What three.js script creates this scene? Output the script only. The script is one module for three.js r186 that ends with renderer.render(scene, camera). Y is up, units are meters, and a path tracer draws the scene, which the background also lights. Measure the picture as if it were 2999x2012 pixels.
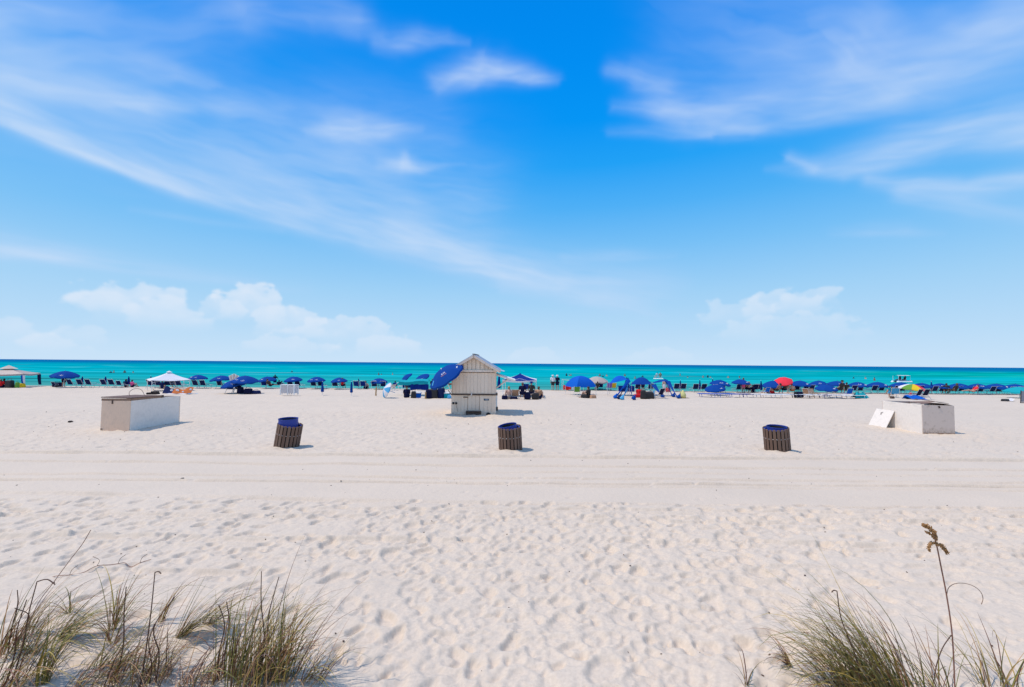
import * as THREE from 'three';
import { mergeGeometries, mergeVertices, toCreasedNormals } from 'three/addons/utils/BufferGeometryUtils.js';
import { RoundedBoxGeometry } from 'three/addons/geometries/RoundedBoxGeometry.js';

// ---------------------------------------------------------------- camera, sky, sun, exposure
const scene = new THREE.Scene();
const EYE = 2.77, FOCAL = 1250;                       // eye height (m), focal length in photograph pixels
const camera = new THREE.PerspectiveCamera(2 * Math.atan(1006 / FOCAL) * 180 / Math.PI, 2999 / 2012, 0.1, 20000);
camera.position.set(0, EYE, 0);
camera.rotation.order = 'ZXY';
camera.rotation.set(Math.atan(58 / FOCAL), 0, 0.0085);
camera.updateMatrixWorld(true);
const renderer = new THREE.WebGLRenderer({ antialias: true });
renderer.toneMapping = THREE.LinearToneMapping;
renderer.toneMappingExposure = 1.0;
renderer.shadowMap.enabled = true;

const SUN_EL = 60 * Math.PI / 180, SUN_AZ = -69 * Math.PI / 180;   // azimuth from the view axis towards the right
const sunDir = new THREE.Vector3(Math.sin(SUN_AZ) * Math.cos(SUN_EL), Math.sin(SUN_EL), -Math.cos(SUN_AZ) * Math.cos(SUN_EL));
const sun = new THREE.DirectionalLight(new THREE.Color().setRGB(1.0, 0.90, 0.79), 3.35);
sun.position.copy(sunDir).multiplyScalar(120); sun.target.position.set(0, 0, -25);
sun.castShadow = true; sun.shadow.mapSize.set(4096, 4096);
Object.assign(sun.shadow.camera, { left: -70, right: 70, top: 70, bottom: -70, near: 1, far: 300 });
scene.add(sun, sun.target);

// ---------------------------------------------------------------- noise
function mulberry(a) { return () => { a |= 0; a = a + 0x6D2B79F5 | 0; let t = Math.imul(a ^ a >>> 15, 1 | a); t = t + Math.imul(t ^ t >>> 7, 61 | t) ^ t; return ((t ^ t >>> 14) >>> 0) / 4294967296; }; }
const rnd = mulberry(20417);
const R = (a, b) => a + (b - a) * rnd();
const PERM = (() => { const r = mulberry(77), p = [...Array(256).keys()]; for (let i = 255; i > 0; i--) { const j = Math.floor(r() * (i + 1)); [p[i], p[j]] = [p[j], p[i]]; } return Uint8Array.from([...p, ...p]); })();
const GX = Float32Array.from({ length: 256 }, (_, i) => Math.cos(i * 2.399963)), GY = Float32Array.from({ length: 256 }, (_, i) => Math.sin(i * 2.399963));
function noise(x, y) {
  const xi = Math.floor(x), yi = Math.floor(y), xf = x - xi, yf = y - yi, X = xi & 255, Y = yi & 255;
  const u = xf * xf * xf * (xf * (xf * 6 - 15) + 10), v = yf * yf * yf * (yf * (yf * 6 - 15) + 10);
  const a = PERM[PERM[X] + Y], b = PERM[PERM[X + 1] + Y], c = PERM[PERM[X] + Y + 1], d = PERM[PERM[X + 1] + Y + 1];
  const n0 = GX[a] * xf + GY[a] * yf, n1 = GX[b] * (xf - 1) + GY[b] * yf, n2 = GX[c] * xf + GY[c] * (yf - 1), n3 = GX[d] * (xf - 1) + GY[d] * (yf - 1);
  return 1.5 * (n0 + u * (n1 - n0) + v * (n2 + u * (n3 - n2) - n0 - u * (n1 - n0)));
}
function fbm(x, y, o = 4) { let s = 0, a = 0.5; for (let i = 0; i < o; i++) { s += a * noise(x, y); x = x * 2.03 + 17.3; y = y * 2.03 + 5.1; a *= 0.5; } return s; }
const clamp = (x, a = 0, b = 1) => Math.min(b, Math.max(a, x));
const sstep = (a, b, x) => { const t = clamp((x - a) / (b - a)); return t * t * (3 - 2 * t); };
const lerp = (a, b, t) => a + (b - a) * t;
const lin = (c) => { c /= 255; return c <= 0.04045 ? c / 12.92 : ((c + 0.055) / 1.055) ** 2.4; };

// ---------------------------------------------------------------- sky: clear air, cirrus veils, low cumulus (directions in degrees: azimuth, elevation)
{
  const AIR = [[0, 203, 227, 248], [4, 184, 219, 247], [9, 160, 209, 246], [15, 120, 192, 246], [20, 80, 176, 246], [25, 34, 161, 246], [30, 6, 149, 245], [36, 2, 141, 242], [45, 2, 132, 234], [60, 3, 124, 224], [90, 6, 118, 216]]
    .map(([e, r, g, b]) => [e, lin(r), lin(g), lin(b)]);
  const air = (el, out) => {
    let i = 0; while (i < AIR.length - 2 && el > AIR[i + 1][0]) i++;
    const t = clamp((el - AIR[i][0]) / (AIR[i + 1][0] - AIR[i][0]));
    for (let k = 0; k < 3; k++) out[k] = lerp(AIR[i][k + 1], AIR[i + 1][k + 1], t);
  };
  // cirrus strokes: [points [az, el, strength, half-width above, half-width below] ..., streak frequency]
  const CIRRUS = [
    [[[-53.8,20.6,0.66,2.25,0.75],[-51,20,0.704,2.59,0.81],[-47.6,19.1,0.704,2.82,0.75],[-43.7,18.5,0.651,3.06,0.72],[-38.9,17.7,0.581,3.92,0.89],[-32.5,17,0.493,5.47,1.09],[-23.2,15.8,0.475,7.34,1.53],[-15.7,14.7,0.51,6.41,1.62],[-9.4,13.4,0.563,4.58,1.53],[-3,11.9,0.563,4.23,1.69],[7.7,10.2,0.44,4.19,1.68],[17.8,8.5,0.246,3.99,1.60]],1,0.3],
    [[[-50.3,19.8,0.308,0.37,0.29],[-47.1,19.3,0.352,0.44,0.31],[-42.4,18,0.308,0.59,0.39],[-38.1,17.4,0.176,0.64,0.42]],1.5,0.3],
    [[[-15.8,17.1,0.176,2.02,1.35],[-8.9,15.4,0.334,1.81,1.11],[-1.2,13.1,0.352,1.83,1.27],[6.5,11,0.22,2.10,1.40]],1.4,0.4],
    [[[-49.6,21.6,0.317,5.45,5.03],[-38.3,22.1,0.37,7.39,5.81],[-23.3,22.2,0.37,8.92,7.01],[-7.2,20.3,0.264,8.39,7.69]],0.8,0.8],
    [[[-34.6,26.2,0.176,2.79,2.24],[-21.4,27.2,0.22,3.89,3.89],[-10.3,29.1,0.123,4.85,4.15]],1.2,0.6],
    [[[-53.3,9.4,0.528,1.67,0.84],[-50.5,9.1,0.616,1.80,0.74],[-47.2,9.2,0.581,1.60,0.67],[-42,9,0.44,1.48,0.59],[-35.5,8.9,0.282,1.10,0.55],[-25.9,8.6,0.088,1.24,0.62]],1.2,0.25],
    [[[-42.3,14.8,0.088,0.49,0.39],[-35.8,15,0.176,0.49,0.44],[-28.9,15.2,0.106,0.54,0.48]],1.2,0.2],
    [[[-52.6,22.9,0.528,1.94,1.09],[-49.7,23.1,0.528,2.09,1.17],[-45.8,23.7,0.458,2.01,1.14],[-41.7,24.4,0.484,1.59,1.09],[-37,25.8,0.158,1.62,1.08],[-29.4,27.8,0.088,1.79,1.20]],1.1,0.5],
    [[[-53.6,25.6,0.528,4.91,3.77],[-48.3,28.3,0.484,5.19,4.33],[-42.9,30,0.352,4.86,4.13],[-34.9,34.4,0.246,4.45,3.06]],0.7,0.8],
    [[[-44.4,26.9,0.132,2.83,2.36],[-39.3,27.9,0.334,1.56,0.73],[-36.7,28.2,0.176,1.35,0.65]],1.2,0.5],
    [[[-33.2,34.9,0.176,3.42,1.71],[-25.9,37.3,0.264,3.73,1.87],[-20.7,37.5,0.299,1.95,1.43],[-18,37.2,0.132,1.33,0.93]],1,0.6],
    [[[-18.5,36.3,0.194,0.93,1.06],[-16,36.4,0.317,1.48,1.08],[-12.9,37.2,0.317,1.23,0.96],[-9.3,37.7,0.299,0.83,0.56],[-6.3,37.6,0.176,0.42,0.35]],1.6,0.25],
    [[[-11,33.9,0.22,1.38,1.24],[-6.3,34.6,0.528,2.10,1.12],[-2.1,34.8,0.66,1.83,0.99],[2.2,34.4,0.572,1.27,0.71],[5.8,34.2,0.176,0.84,0.56]],1.3,0.3],
    [[[-10.4,33.1,0.264,1.25,0.97],[-5.7,33.9,0.264,1.40,0.98],[-4.5,36,0.176,1.41,0.98],[-3.9,36.6,0.044,0.84,0.70]],1.2,0.4],
    [[[-26.4,26.2,0.176,0.87,0.62],[-23.5,26.9,0.484,1.40,1.02],[-20.4,27.4,0.66,1.83,1.44],[-17.1,27.9,0.484,1.34,0.94],[-12.6,28.7,0.176,0.55,0.48]],1.3,0.35],
    [[[-17.6,24.3,0.264,1.07,0.93],[-15.1,24.5,0.616,1.35,1.22],[-12.8,24.3,0.396,0.96,0.68],[-10.2,24.7,0.264,0.48,0.42],[-6.7,25.2,0.07,0.35,0.35]],1.4,0.4],
    [[[-14.6,25.8,0.264,0.54,0.54],[-14.3,24.6,0.352,0.82,0.82]],1.2,0.3],
    [[[16.8,32.3,0.176,2.68,2.01],[20.1,30.4,0.44,2.62,1.96],[23.2,28.6,0.484,3.51,2.04],[26.7,27,0.581,3.95,1.23],[29.9,26.4,0.546,4.28,1.19],[33.4,26.2,0.484,4.55,1.25],[37.5,25.9,0.458,4.81,1.39],[41.8,25.7,0.44,4.96,1.49],[46.2,26,0.44,5.45,2.27],[51,26,0.352,4.86,2.83]],1.1,0.35],
    [[[12.9,34.9,0.22,0.96,0.96],[15.7,34.4,0.334,1.21,1.08],[19.6,32.6,0.176,1.97,1.64]],1.2,0.4],
    [[[13.4,31.2,0.158,0.82,0.68],[17.4,30.3,0.264,1.07,0.80],[22.2,28.6,0.264,1.29,0.90]],1.4,0.4],
    [[[12.9,28.5,0.106,0.82,0.55],[19,27.6,0.229,1.06,0.66],[25.2,26.5,0.352,0.88,0.44]],1.3,0.3],
    [[[24.3,36.8,0.194,7.58,6.32],[35.6,31.6,0.299,6.61,4.96],[43.8,27.7,0.387,5.25,3.82],[51.1,28.1,0.44,5.25,4.44]],0.8,0.9],
    [[[39.8,29.9,0.37,4.63,3.09],[43.1,26.5,0.264,2.90,1.94]],1,0.8],
    [[[31.2,21.9,0.106,0.47,0.47],[35,20.9,0.308,1.44,0.78],[38.4,19.8,0.484,2.63,0.74],[42.3,19.9,0.581,3.44,0.98],[46,20.3,0.634,3.65,1.19],[50.8,19.7,0.634,3.66,1.63],[53.3,19,0.528,3.43,1.90]],1.1,0.35],
    [[[33.4,22.5,0.308,0.80,0.45],[35.8,20.9,0.352,0.77,0.55]],1.3,0.3],
    [[[40.2,18.8,0.396,0.72,0.82],[43.8,17.4,0.546,1.05,1.05],[47.1,16.2,0.581,0.89,1.16],[50.6,15.7,0.546,1.23,1.06],[53.2,15.4,0.44,1.53,1.15]],1.3,0.3],
    [[[42.9,16.7,0.352,0.97,1.07],[47,14.6,0.396,1.34,1.07],[50.5,13,0.264,1.64,0.98]],1.2,0.4],
    [[[37.2,14.1,0.088,0.75,0.43],[40.1,13.6,0.282,0.92,0.56],[42.8,13.2,0.299,0.78,0.49],[45.5,12.5,0.07,0.37,0.28]],1.4,0.3],
    [[[-1.2,9.9,0.176,1.41,0.85],[7.1,8.7,0.317,1.40,0.84],[12.3,8.1,0.458,1.51,1.24],[15.6,7.2,0.396,1.48,0.94],[19.3,6.1,0.132,0.79,0.53]],1.2,0.3],
    [[[7.1,13.8,0.176,1.12,0.56],[14.5,13.6,0.246,1.22,0.54],[21,13.5,0.07,0.65,0.39]],1.3,0.3],
    [[[-1.2,11,0.176,1.69,1.27],[8.8,11,0.264,1.53,1.11],[22,10.2,0.106,1.29,0.90]],1.2,0.4]
  ];
  const CUMULUS = [[-40.9,5.9,4.83,2.31,0.72],[-39,4.9,3.48,2.17,0.55],[-43.5,5.6,2.40,1.20,0.4],[-31.3,6.7,3.65,2.53,0.78],[-34.6,5.7,2.79,1.49,0.5],[-27.7,4.7,4.57,2.29,0.62],[-20.8,3.9,7.05,1.84,0.55],[-16.5,2.1,5.03,1.57,0.5],[-27.6,1.9,4.58,1.32,0.42],[-49.8,2.6,1.74,1.39,0.45],[-47.4,1.4,2.39,0.96,0.55],[-45.2,2.3,1.93,1.08,0.35],[32.6,6.7,4.55,2.01,0.52],[35.1,7.5,3.47,1.20,0.5],[27.8,6.2,4.06,2.03,0.42],[32.6,4.2,7.18,1.92,0.36],[3.6,1,4.11,1.29,0.3],[19.3,1.1,4.39,1.10,0.25]];
  const A0 = -66, A1 = 66, E0 = -1, E1 = 56, STEP = 0.13, W = Math.ceil((A1 - A0) / STEP), H = Math.ceil((E1 - E0) / STEP);
  const veil = new Float32Array(W * H), puff = new Float32Array(W * H);
  CIRRUS.forEach(([pts, freq, ragged], si) => {
    const P0 = pts[0], P1 = pts[pts.length - 1], PL = Math.hypot(P1[0] - P0[0], P1[1] - P0[1]), dirX = (P1[0] - P0[0]) / PL, dirY = (P1[1] - P0[1]) / PL;
    let lo = [1e9, 1e9], hi = [-1e9, -1e9];
    for (const [a, e, , wu, wd] of pts) { lo[0] = Math.min(lo[0], a - 2.2 * Math.max(wu, wd)); hi[0] = Math.max(hi[0], a + 2.2 * Math.max(wu, wd)); lo[1] = Math.min(lo[1], e - 2.6 * wd); hi[1] = Math.max(hi[1], e + 2.6 * wu); }
    for (let y = Math.max(0, Math.floor((lo[1] - E0) / STEP)); y < Math.min(H, (hi[1] - E0) / STEP); y++) for (let x = Math.max(0, Math.floor((lo[0] - A0) / STEP)); x < Math.min(W, (hi[0] - A0) / STEP); x++) {
      let a = A0 + x * STEP, e = E0 + y * STEP;
      const wv = ragged; a += wv * 1.6 * fbm(a * 0.16 + si * 7, e * 0.33, 3); e += wv * 0.9 * fbm(a * 0.2 + 31, e * 0.3 + si * 3, 3);
      let best = 0;
      for (let i = 0; i + 1 < pts.length; i++) {
        const p = pts[i], q = pts[i + 1], dx = q[0] - p[0], dy = q[1] - p[1], L = Math.hypot(dx, dy);
        let t = ((a - p[0]) * dx + (e - p[1]) * dy) / (L * L); const tc = clamp(t);
        const cx = p[0] + dx * tc, cy = p[1] + dy * tc, side = (e - cy) * dx - (a - cx) * dy, d = Math.hypot(a - cx, e - cy);
        const w = side * Math.sign(dx || 1) > 0 ? lerp(p[3], q[3], tc) : lerp(p[4], q[4], tc);
        const prof = Math.exp(-((d / w) ** 2) * 1.4) * lerp(p[2], q[2], tc);
        if (prof > best) best = prof;
      }
      const s = a * dirX + e * dirY, tt = -a * dirY + e * dirX;
      best *= clamp(0.80 + 0.7 * fbm(s * 0.09 * freq + si * 11, tt * 0.42 * freq + si, 3) + 0.34 * fbm(s * 0.16 * freq + 3, (tt + 0.5 * fbm(s * 0.2, tt * 0.3, 2)) * 1.5 * freq + 9, 3), 0.15, 1.3);
      veil[y * W + x] = 1 - (1 - veil[y * W + x]) * (1 - clamp(best, 0, 0.93));
    }
  });
  CUMULUS.forEach(([az, el, rx, ry, s], si) => {
    for (let y = Math.max(0, Math.floor((el - 1.7 * ry - E0) / STEP)); y < Math.min(H, (el + 1.7 * ry - E0) / STEP); y++) for (let x = Math.max(0, Math.floor((az - 1.7 * rx - A0) / STEP)); x < Math.min(W, (az + 1.7 * rx - A0) / STEP); x++) {
      const a = A0 + x * STEP, e = E0 + y * STEP;
      const n = fbm(a * 0.42 + 3, e * 0.62 + 8, 5);
      const u = (a - az) / rx, v = (e - el) / ry, r = Math.hypot(u, v < 0 ? v * 0.8 : v) - 0.75 * n;
      const top = 1 - sstep(0.78, 0.92 + 0.35 * clamp(-v + 0.2), r), under = sstep(-1.15, 0.25, v);
      const d = s * top * under * (0.86 + 0.5 * n);
      const k = y * W + x; puff[k] = 1 - (1 - puff[k]) * (1 - clamp(d, 0, 0.95));
    }
  });
  const TW = 3072, TH = 1536, data = new Float32Array(TW * TH * 4), c = [0, 0, 0];
  const get = (f, a, e) => { const x = (a - A0) / STEP, y = (e - E0) / STEP; if (x < 0 || y < 0 || x >= W - 1 || y >= H - 1) return 0; const i = Math.floor(x), j = Math.floor(y), u = x - i, v = y - j, k = j * W + i; return lerp(lerp(f[k], f[k + 1], u), lerp(f[k + W], f[k + W + 1], u), v); };
  for (let j = 0; j < TH; j++) {
    const el = ((j + 0.5) / TH - 0.5) * 180; air(Math.max(0, el), c);
    const er = el * Math.PI / 180;
    for (let i = 0; i < TW; i++) {
      const phi = ((i + 0.5) / TW - 0.5) * 2 * Math.PI;            // atan2(z, x)
      let az = (phi + Math.PI / 2) * 180 / Math.PI; if (az > 180) az -= 360;
      const k = (j * TW + i) * 4; let v = 0, p = 0;
      if (el > -1) {
        // out of view the cirrus goes on, thickened to whiten the fill light
        const edge = Math.max(sstep(52, 68, Math.abs(az)), sstep(44, 56, el));
        v = get(veil, az, el) * (1 - 0.0 * edge);
        if (edge > 0 && el > 2) { const h = 1 / Math.max(0.12, Math.sin(er)), px = Math.cos(phi) * Math.cos(er) * h, pz = Math.sin(phi) * Math.cos(er) * h; const n = fbm(px * 0.9 + 4 + 0.5 * fbm(px, pz, 2), pz * 1.9 + 9, 4); v = Math.max(v, edge * clamp(0.40 + 0.9 * n, 0.05, 0.8)); }
        p = get(puff, az, el);
      }
      let r = c[0], g = c[1], b = c[2];
      r = lerp(r, 0.52 + 0.14 * v, v); g = lerp(g, 0.68 + 0.10 * v, v); b = lerp(b, 0.95, v);
      r = lerp(r, 0.72, p); g = lerp(g, 0.82, p); b = lerp(b, 0.95, p);
      data[k] = r; data[k + 1] = g; data[k + 2] = b; data[k + 3] = 1;
    }
  }
  const sky = new THREE.DataTexture(data, TW, TH, THREE.RGBAFormat, THREE.FloatType);
  sky.mapping = THREE.EquirectangularReflectionMapping; sky.colorSpace = THREE.LinearSRGBColorSpace;
  sky.magFilter = sky.minFilter = THREE.LinearFilter; sky.needsUpdate = true;
  scene.background = sky; scene.environment = sky;
}

// ---------------------------------------------------------------- places: a photograph pixel to a point on the beach, or to a point at a known distance
const ray = (px, py) => new THREE.Vector3((px - 1499.5) / FOCAL, (1006 - py) / FOCAL, -1).applyQuaternion(camera.quaternion);
const SEA = -0.27;
// beach profile over the distance from the camera: level sand, a low berm, then the slope into the water
function profile(Z) { return Z < 33 ? 0 : Z < 36 ? -0.10 * sstep(33, 36, Z) : -0.10 - 0.012 * (Z - 36) - (Z > 49 ? 0.03 * (Z - 49) : 0); }
function at(px, py) {                                   // [x, Z] on the sand
  const d = ray(px, py); let t = 1;
  for (let i = 0; i < 40; i++) { const y = profile(-d.z * t); t = (y - EYE) / d.y; if (!(t > 0) || t > 400) t = 60; }
  return [d.x * t, -d.z * t];
}
function onSea(px, py) { const d = ray(px, py), t = (SEA - EYE) / d.y; return [d.x * t, -d.z * t]; }
function rise(px, py, Z) { const d = ray(px, py), t = -Z / d.z; return [d.x * t, EYE + d.y * t]; }   // [x, y] at distance Z

// ---------------------------------------------------------------- builders
const taken = {};
function numbered(n) { const k = taken[n] = (taken[n] ?? -1) + 1; return k ? `${n}_${String(k).padStart(3, '0')}` : n; }
const V = (x, y, z) => new THREE.Vector3(x, y, z);
function lit(o) { o.castShadow = o.receiveShadow = true; return o; }
function thing(name, label, category, x = 0, y = 0, z = 0, turn = 0, group) {
  const o = new THREE.Group(); o.name = numbered(name); o.position.set(x, y, z); o.rotation.y = turn; o.userData = { label, category };
  if (group) o.userData.group = group; scene.add(o); return o;
}
function part(name, geo, mat, parent, label) {
  const m = lit(new THREE.Mesh(Array.isArray(geo) ? mergeGeometries(geo.map(plain)) : geo, mat)); m.name = name; if (label) m.userData.label = label; parent.add(m); return m;
}
function solo(name, label, category, geo, mat, x = 0, y = 0, z = 0, turn = 0, group) {
  const m = lit(new THREE.Mesh(Array.isArray(geo) ? mergeGeometries(geo.map(plain)) : geo, mat)); m.name = numbered(name); m.position.set(x, y, z); m.rotation.y = turn; m.userData = { label, category }; if (group) m.userData.group = group; scene.add(m); return m;
}
function plain(g) { if (g.index) g = g.toNonIndexed(); for (const k of Object.keys(g.attributes)) if (!['position', 'normal', 'uv'].includes(k)) g.deleteAttribute(k); if (!g.attributes.uv) g.setAttribute('uv', new THREE.BufferAttribute(new Float32Array(g.attributes.position.count * 2), 2)); return g; }
function box(w, h, d, x = 0, y = 0, z = 0, rx = 0, ry = 0, rz = 0) { const g = new THREE.BoxGeometry(w, h, d); metre(g, w, h, d); return place(g, x, y, z, rx, ry, rz); }
function rbox(w, h, d, r, x = 0, y = 0, z = 0, rx = 0, ry = 0, rz = 0) { return place(new RoundedBoxGeometry(w, h, d, 2, Math.min(r, w / 2.1, h / 2.1, d / 2.1)), x, y, z, rx, ry, rz); }
function metre(g, w, h, d) { const u = g.attributes.uv, s = [[d, h], [d, h], [w, d], [w, d], [w, h], [w, h]]; for (let i = 0; i < u.count; i++) { const f = s[Math.floor(i / 4)]; u.setXY(i, u.getX(i) * f[0], u.getY(i) * f[1]); } }
function place(g, x, y, z, rx = 0, ry = 0, rz = 0) { return g.applyMatrix4(new THREE.Matrix4().compose(V(x, y, z), new THREE.Quaternion().setFromEuler(new THREE.Euler(rx, ry, rz)), V(1, 1, 1))); }
function cyl(r1, r2, h, x = 0, y = 0, z = 0, n = 12, open = false) { return place(new THREE.CylinderGeometry(r1, r2, h, n, 1, open), x, y, z); }
function rod(a, b, r, n = 6, r2 = r) { const d = b.clone().sub(a), L = d.length(), g = new THREE.CylinderGeometry(r2, r, L, n); g.translate(0, L / 2, 0); return g.applyMatrix4(new THREE.Matrix4().compose(a, new THREE.Quaternion().setFromUnitVectors(V(0, 1, 0), d.normalize()), V(1, 1, 1))); }
function tube(pts, r, seg = 16, n = 6) { return new THREE.TubeGeometry(new THREE.CatmullRomCurve3(pts), seg, r, n); }
function sheet(f, nu, nv) {                              // parametric surface, u and v from 0 to 1
  const p = [], uv = [], idx = [];
  for (let j = 0; j <= nv; j++) for (let i = 0; i <= nu; i++) { const q = f(i / nu, j / nv); p.push(q[0], q[1], q[2]); uv.push(i / nu, j / nv); }
  for (let j = 0; j < nv; j++) for (let i = 0; i < nu; i++) { const a = j * (nu + 1) + i, b = a + 1, c = a + nu + 1, d = c + 1; idx.push(a, b, d, a, d, c); }
  const g = new THREE.BufferGeometry(); g.setAttribute('position', new THREE.Float32BufferAttribute(p, 3)); g.setAttribute('uv', new THREE.Float32BufferAttribute(uv, 2)); g.setIndex(idx); g.computeVertexNormals(); return g;
}
// ---------------------------------------------------------------- textures and materials
function tex(n, f, srgb = true) {
  const d = new Uint8Array(n * n * 4);
  for (let j = 0; j < n; j++) for (let i = 0; i < n; i++) { const c = f(i, j), k = (j * n + i) * 4; d[k] = c[0]; d[k + 1] = c[1]; d[k + 2] = c[2]; d[k + 3] = 255; }
  const t = new THREE.DataTexture(d, n, n); t.wrapS = t.wrapT = THREE.RepeatWrapping; t.magFilter = THREE.LinearFilter; t.minFilter = THREE.LinearMipmapLinearFilter; t.generateMipmaps = true; if (srgb) t.colorSpace = THREE.SRGBColorSpace; t.needsUpdate = true; return t;
}
function tiled(n, fx, fy, o) { return (i, j) => { const u = i / n, v = j / n, b = (x, y) => fbm(x * fx, y * fy, o), wu = sstep(0.75, 1, u), wv = sstep(0.75, 1, v); return lerp(lerp(b(u, v), b(u - 1, v), wu), lerp(b(u, v - 1), b(u - 1, v - 1), wu), wv); }; }
const std = (r, g, b, rough = 0.8, more = {}) => new THREE.MeshStandardMaterial({ color: new THREE.Color().setRGB(r, g, b), roughness: rough, ...more });
const cloth = (r, g, b, more = {}) => new THREE.MeshPhysicalMaterial({ color: new THREE.Color().setRGB(r, g, b), roughness: 0.9, specularIntensity: 0.25, ...more });
const grainT = (() => { const a = tiled(256, 60, 3, 3), b = tiled(256, 9, 2, 3); return tex(256, (i, j) => { const v = 247 + 24 * a(i, j) + 20 * b(i, j); return [v, v, v].map(x => clamp(x, 0, 255)); }); })();
const grimeT = (() => { const a = tiled(256, 5, 5, 5), b = tiled(256, 26, 9, 3); return tex(256, (i, j) => { const v = 246 - 24 * clamp(a(i, j) - 0.08) + 10 * b(i, j); return [v, v - 2, v - 5].map(x => clamp(x, 0, 255)); }); })();
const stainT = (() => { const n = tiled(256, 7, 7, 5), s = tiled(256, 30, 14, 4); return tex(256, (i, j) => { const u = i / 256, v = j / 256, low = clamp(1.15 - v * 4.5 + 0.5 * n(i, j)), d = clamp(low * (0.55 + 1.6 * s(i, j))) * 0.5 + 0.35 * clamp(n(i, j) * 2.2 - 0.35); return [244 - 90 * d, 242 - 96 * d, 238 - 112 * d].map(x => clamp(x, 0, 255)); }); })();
const clothB = (() => { const a = tiled(256, 7, 7, 4); return tex(256, (i, j) => { const v = 128 + 100 * a(i, j); return [v, v, v].map(x => clamp(x, 0, 255)); }, false); })();
const M = {
  siding: [0, 1, 2].map(k => std(0.87 - 0.02 * k, 0.715 - 0.022 * k, 0.565 - 0.02 * k, 0.8, { map: grainT })),
  trim: std(0.85, 0.70, 0.58, 0.75, { map: grainT }), dark: std(0.035, 0.022, 0.018, 0.9), darkwood: std(0.10, 0.065, 0.05, 0.85, { map: grainT }),
  slat: [0, 1, 2, 3].map(k => std(0.20 - 0.015 * k, 0.128 - 0.012 * k, 0.092 - 0.009 * k, 0.85, { map: grainT })),
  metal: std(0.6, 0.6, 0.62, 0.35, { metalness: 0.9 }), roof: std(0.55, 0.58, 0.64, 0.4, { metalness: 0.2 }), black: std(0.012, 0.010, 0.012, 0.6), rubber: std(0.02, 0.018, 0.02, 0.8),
  drum: std(0.006, 0.034, 0.27, 0.5), drumIn: std(0.01, 0.03, 0.2, 0.6),
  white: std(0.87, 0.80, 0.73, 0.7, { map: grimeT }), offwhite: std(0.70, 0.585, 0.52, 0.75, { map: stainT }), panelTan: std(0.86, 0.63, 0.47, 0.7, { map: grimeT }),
  ply: std(0.30, 0.185, 0.125, 0.8, { map: grainT }), plyDark: std(0.16, 0.095, 0.075, 0.85, { map: grainT }),
  blue: cloth(0.003, 0.051, 0.265, { bumpMap: clothB, bumpScale: 0.01 }), blueDark: cloth(0.004, 0.024, 0.19), blueBright: cloth(0.005, 0.105, 0.50), teal: cloth(0.01, 0.33, 0.38), lightblue: cloth(0.08, 0.36, 0.62),
  navy: cloth(0.008, 0.010, 0.042), navy2: cloth(0.008, 0.016, 0.075), frame: std(0.55, 0.56, 0.6, 0.4, { metalness: 0.5 }), frameW: std(0.8, 0.8, 0.8, 0.5),
  logo: std(0.82, 0.84, 0.88, 0.7), red: cloth(0.62, 0.02, 0.025), redRose: cloth(0.78, 0.045, 0.07), taupe: cloth(0.44, 0.37, 0.33), beige: cloth(0.58, 0.47, 0.39), canvasW: cloth(0.70, 0.68, 0.70),
  green: cloth(0.13, 0.30, 0.05), yellow: cloth(0.72, 0.50, 0.03), purple: cloth(0.22, 0.10, 0.42), orange: cloth(0.55, 0.16, 0.05), paleYellow: cloth(0.62, 0.58, 0.25), wood: std(0.42, 0.25, 0.10, 0.8), tan: cloth(0.45, 0.27, 0.17), pink: cloth(0.75, 0.12, 0.3), grey: cloth(0.30, 0.30, 0.33),
  skin: [std(0.45, 0.26, 0.18, 0.6), std(0.52, 0.32, 0.24, 0.6), std(0.26, 0.14, 0.09, 0.6)], hair: [std(0.02, 0.014, 0.01, 0.6), std(0.09, 0.05, 0.025, 0.6), std(0.30, 0.19, 0.08, 0.6)],
};

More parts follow.
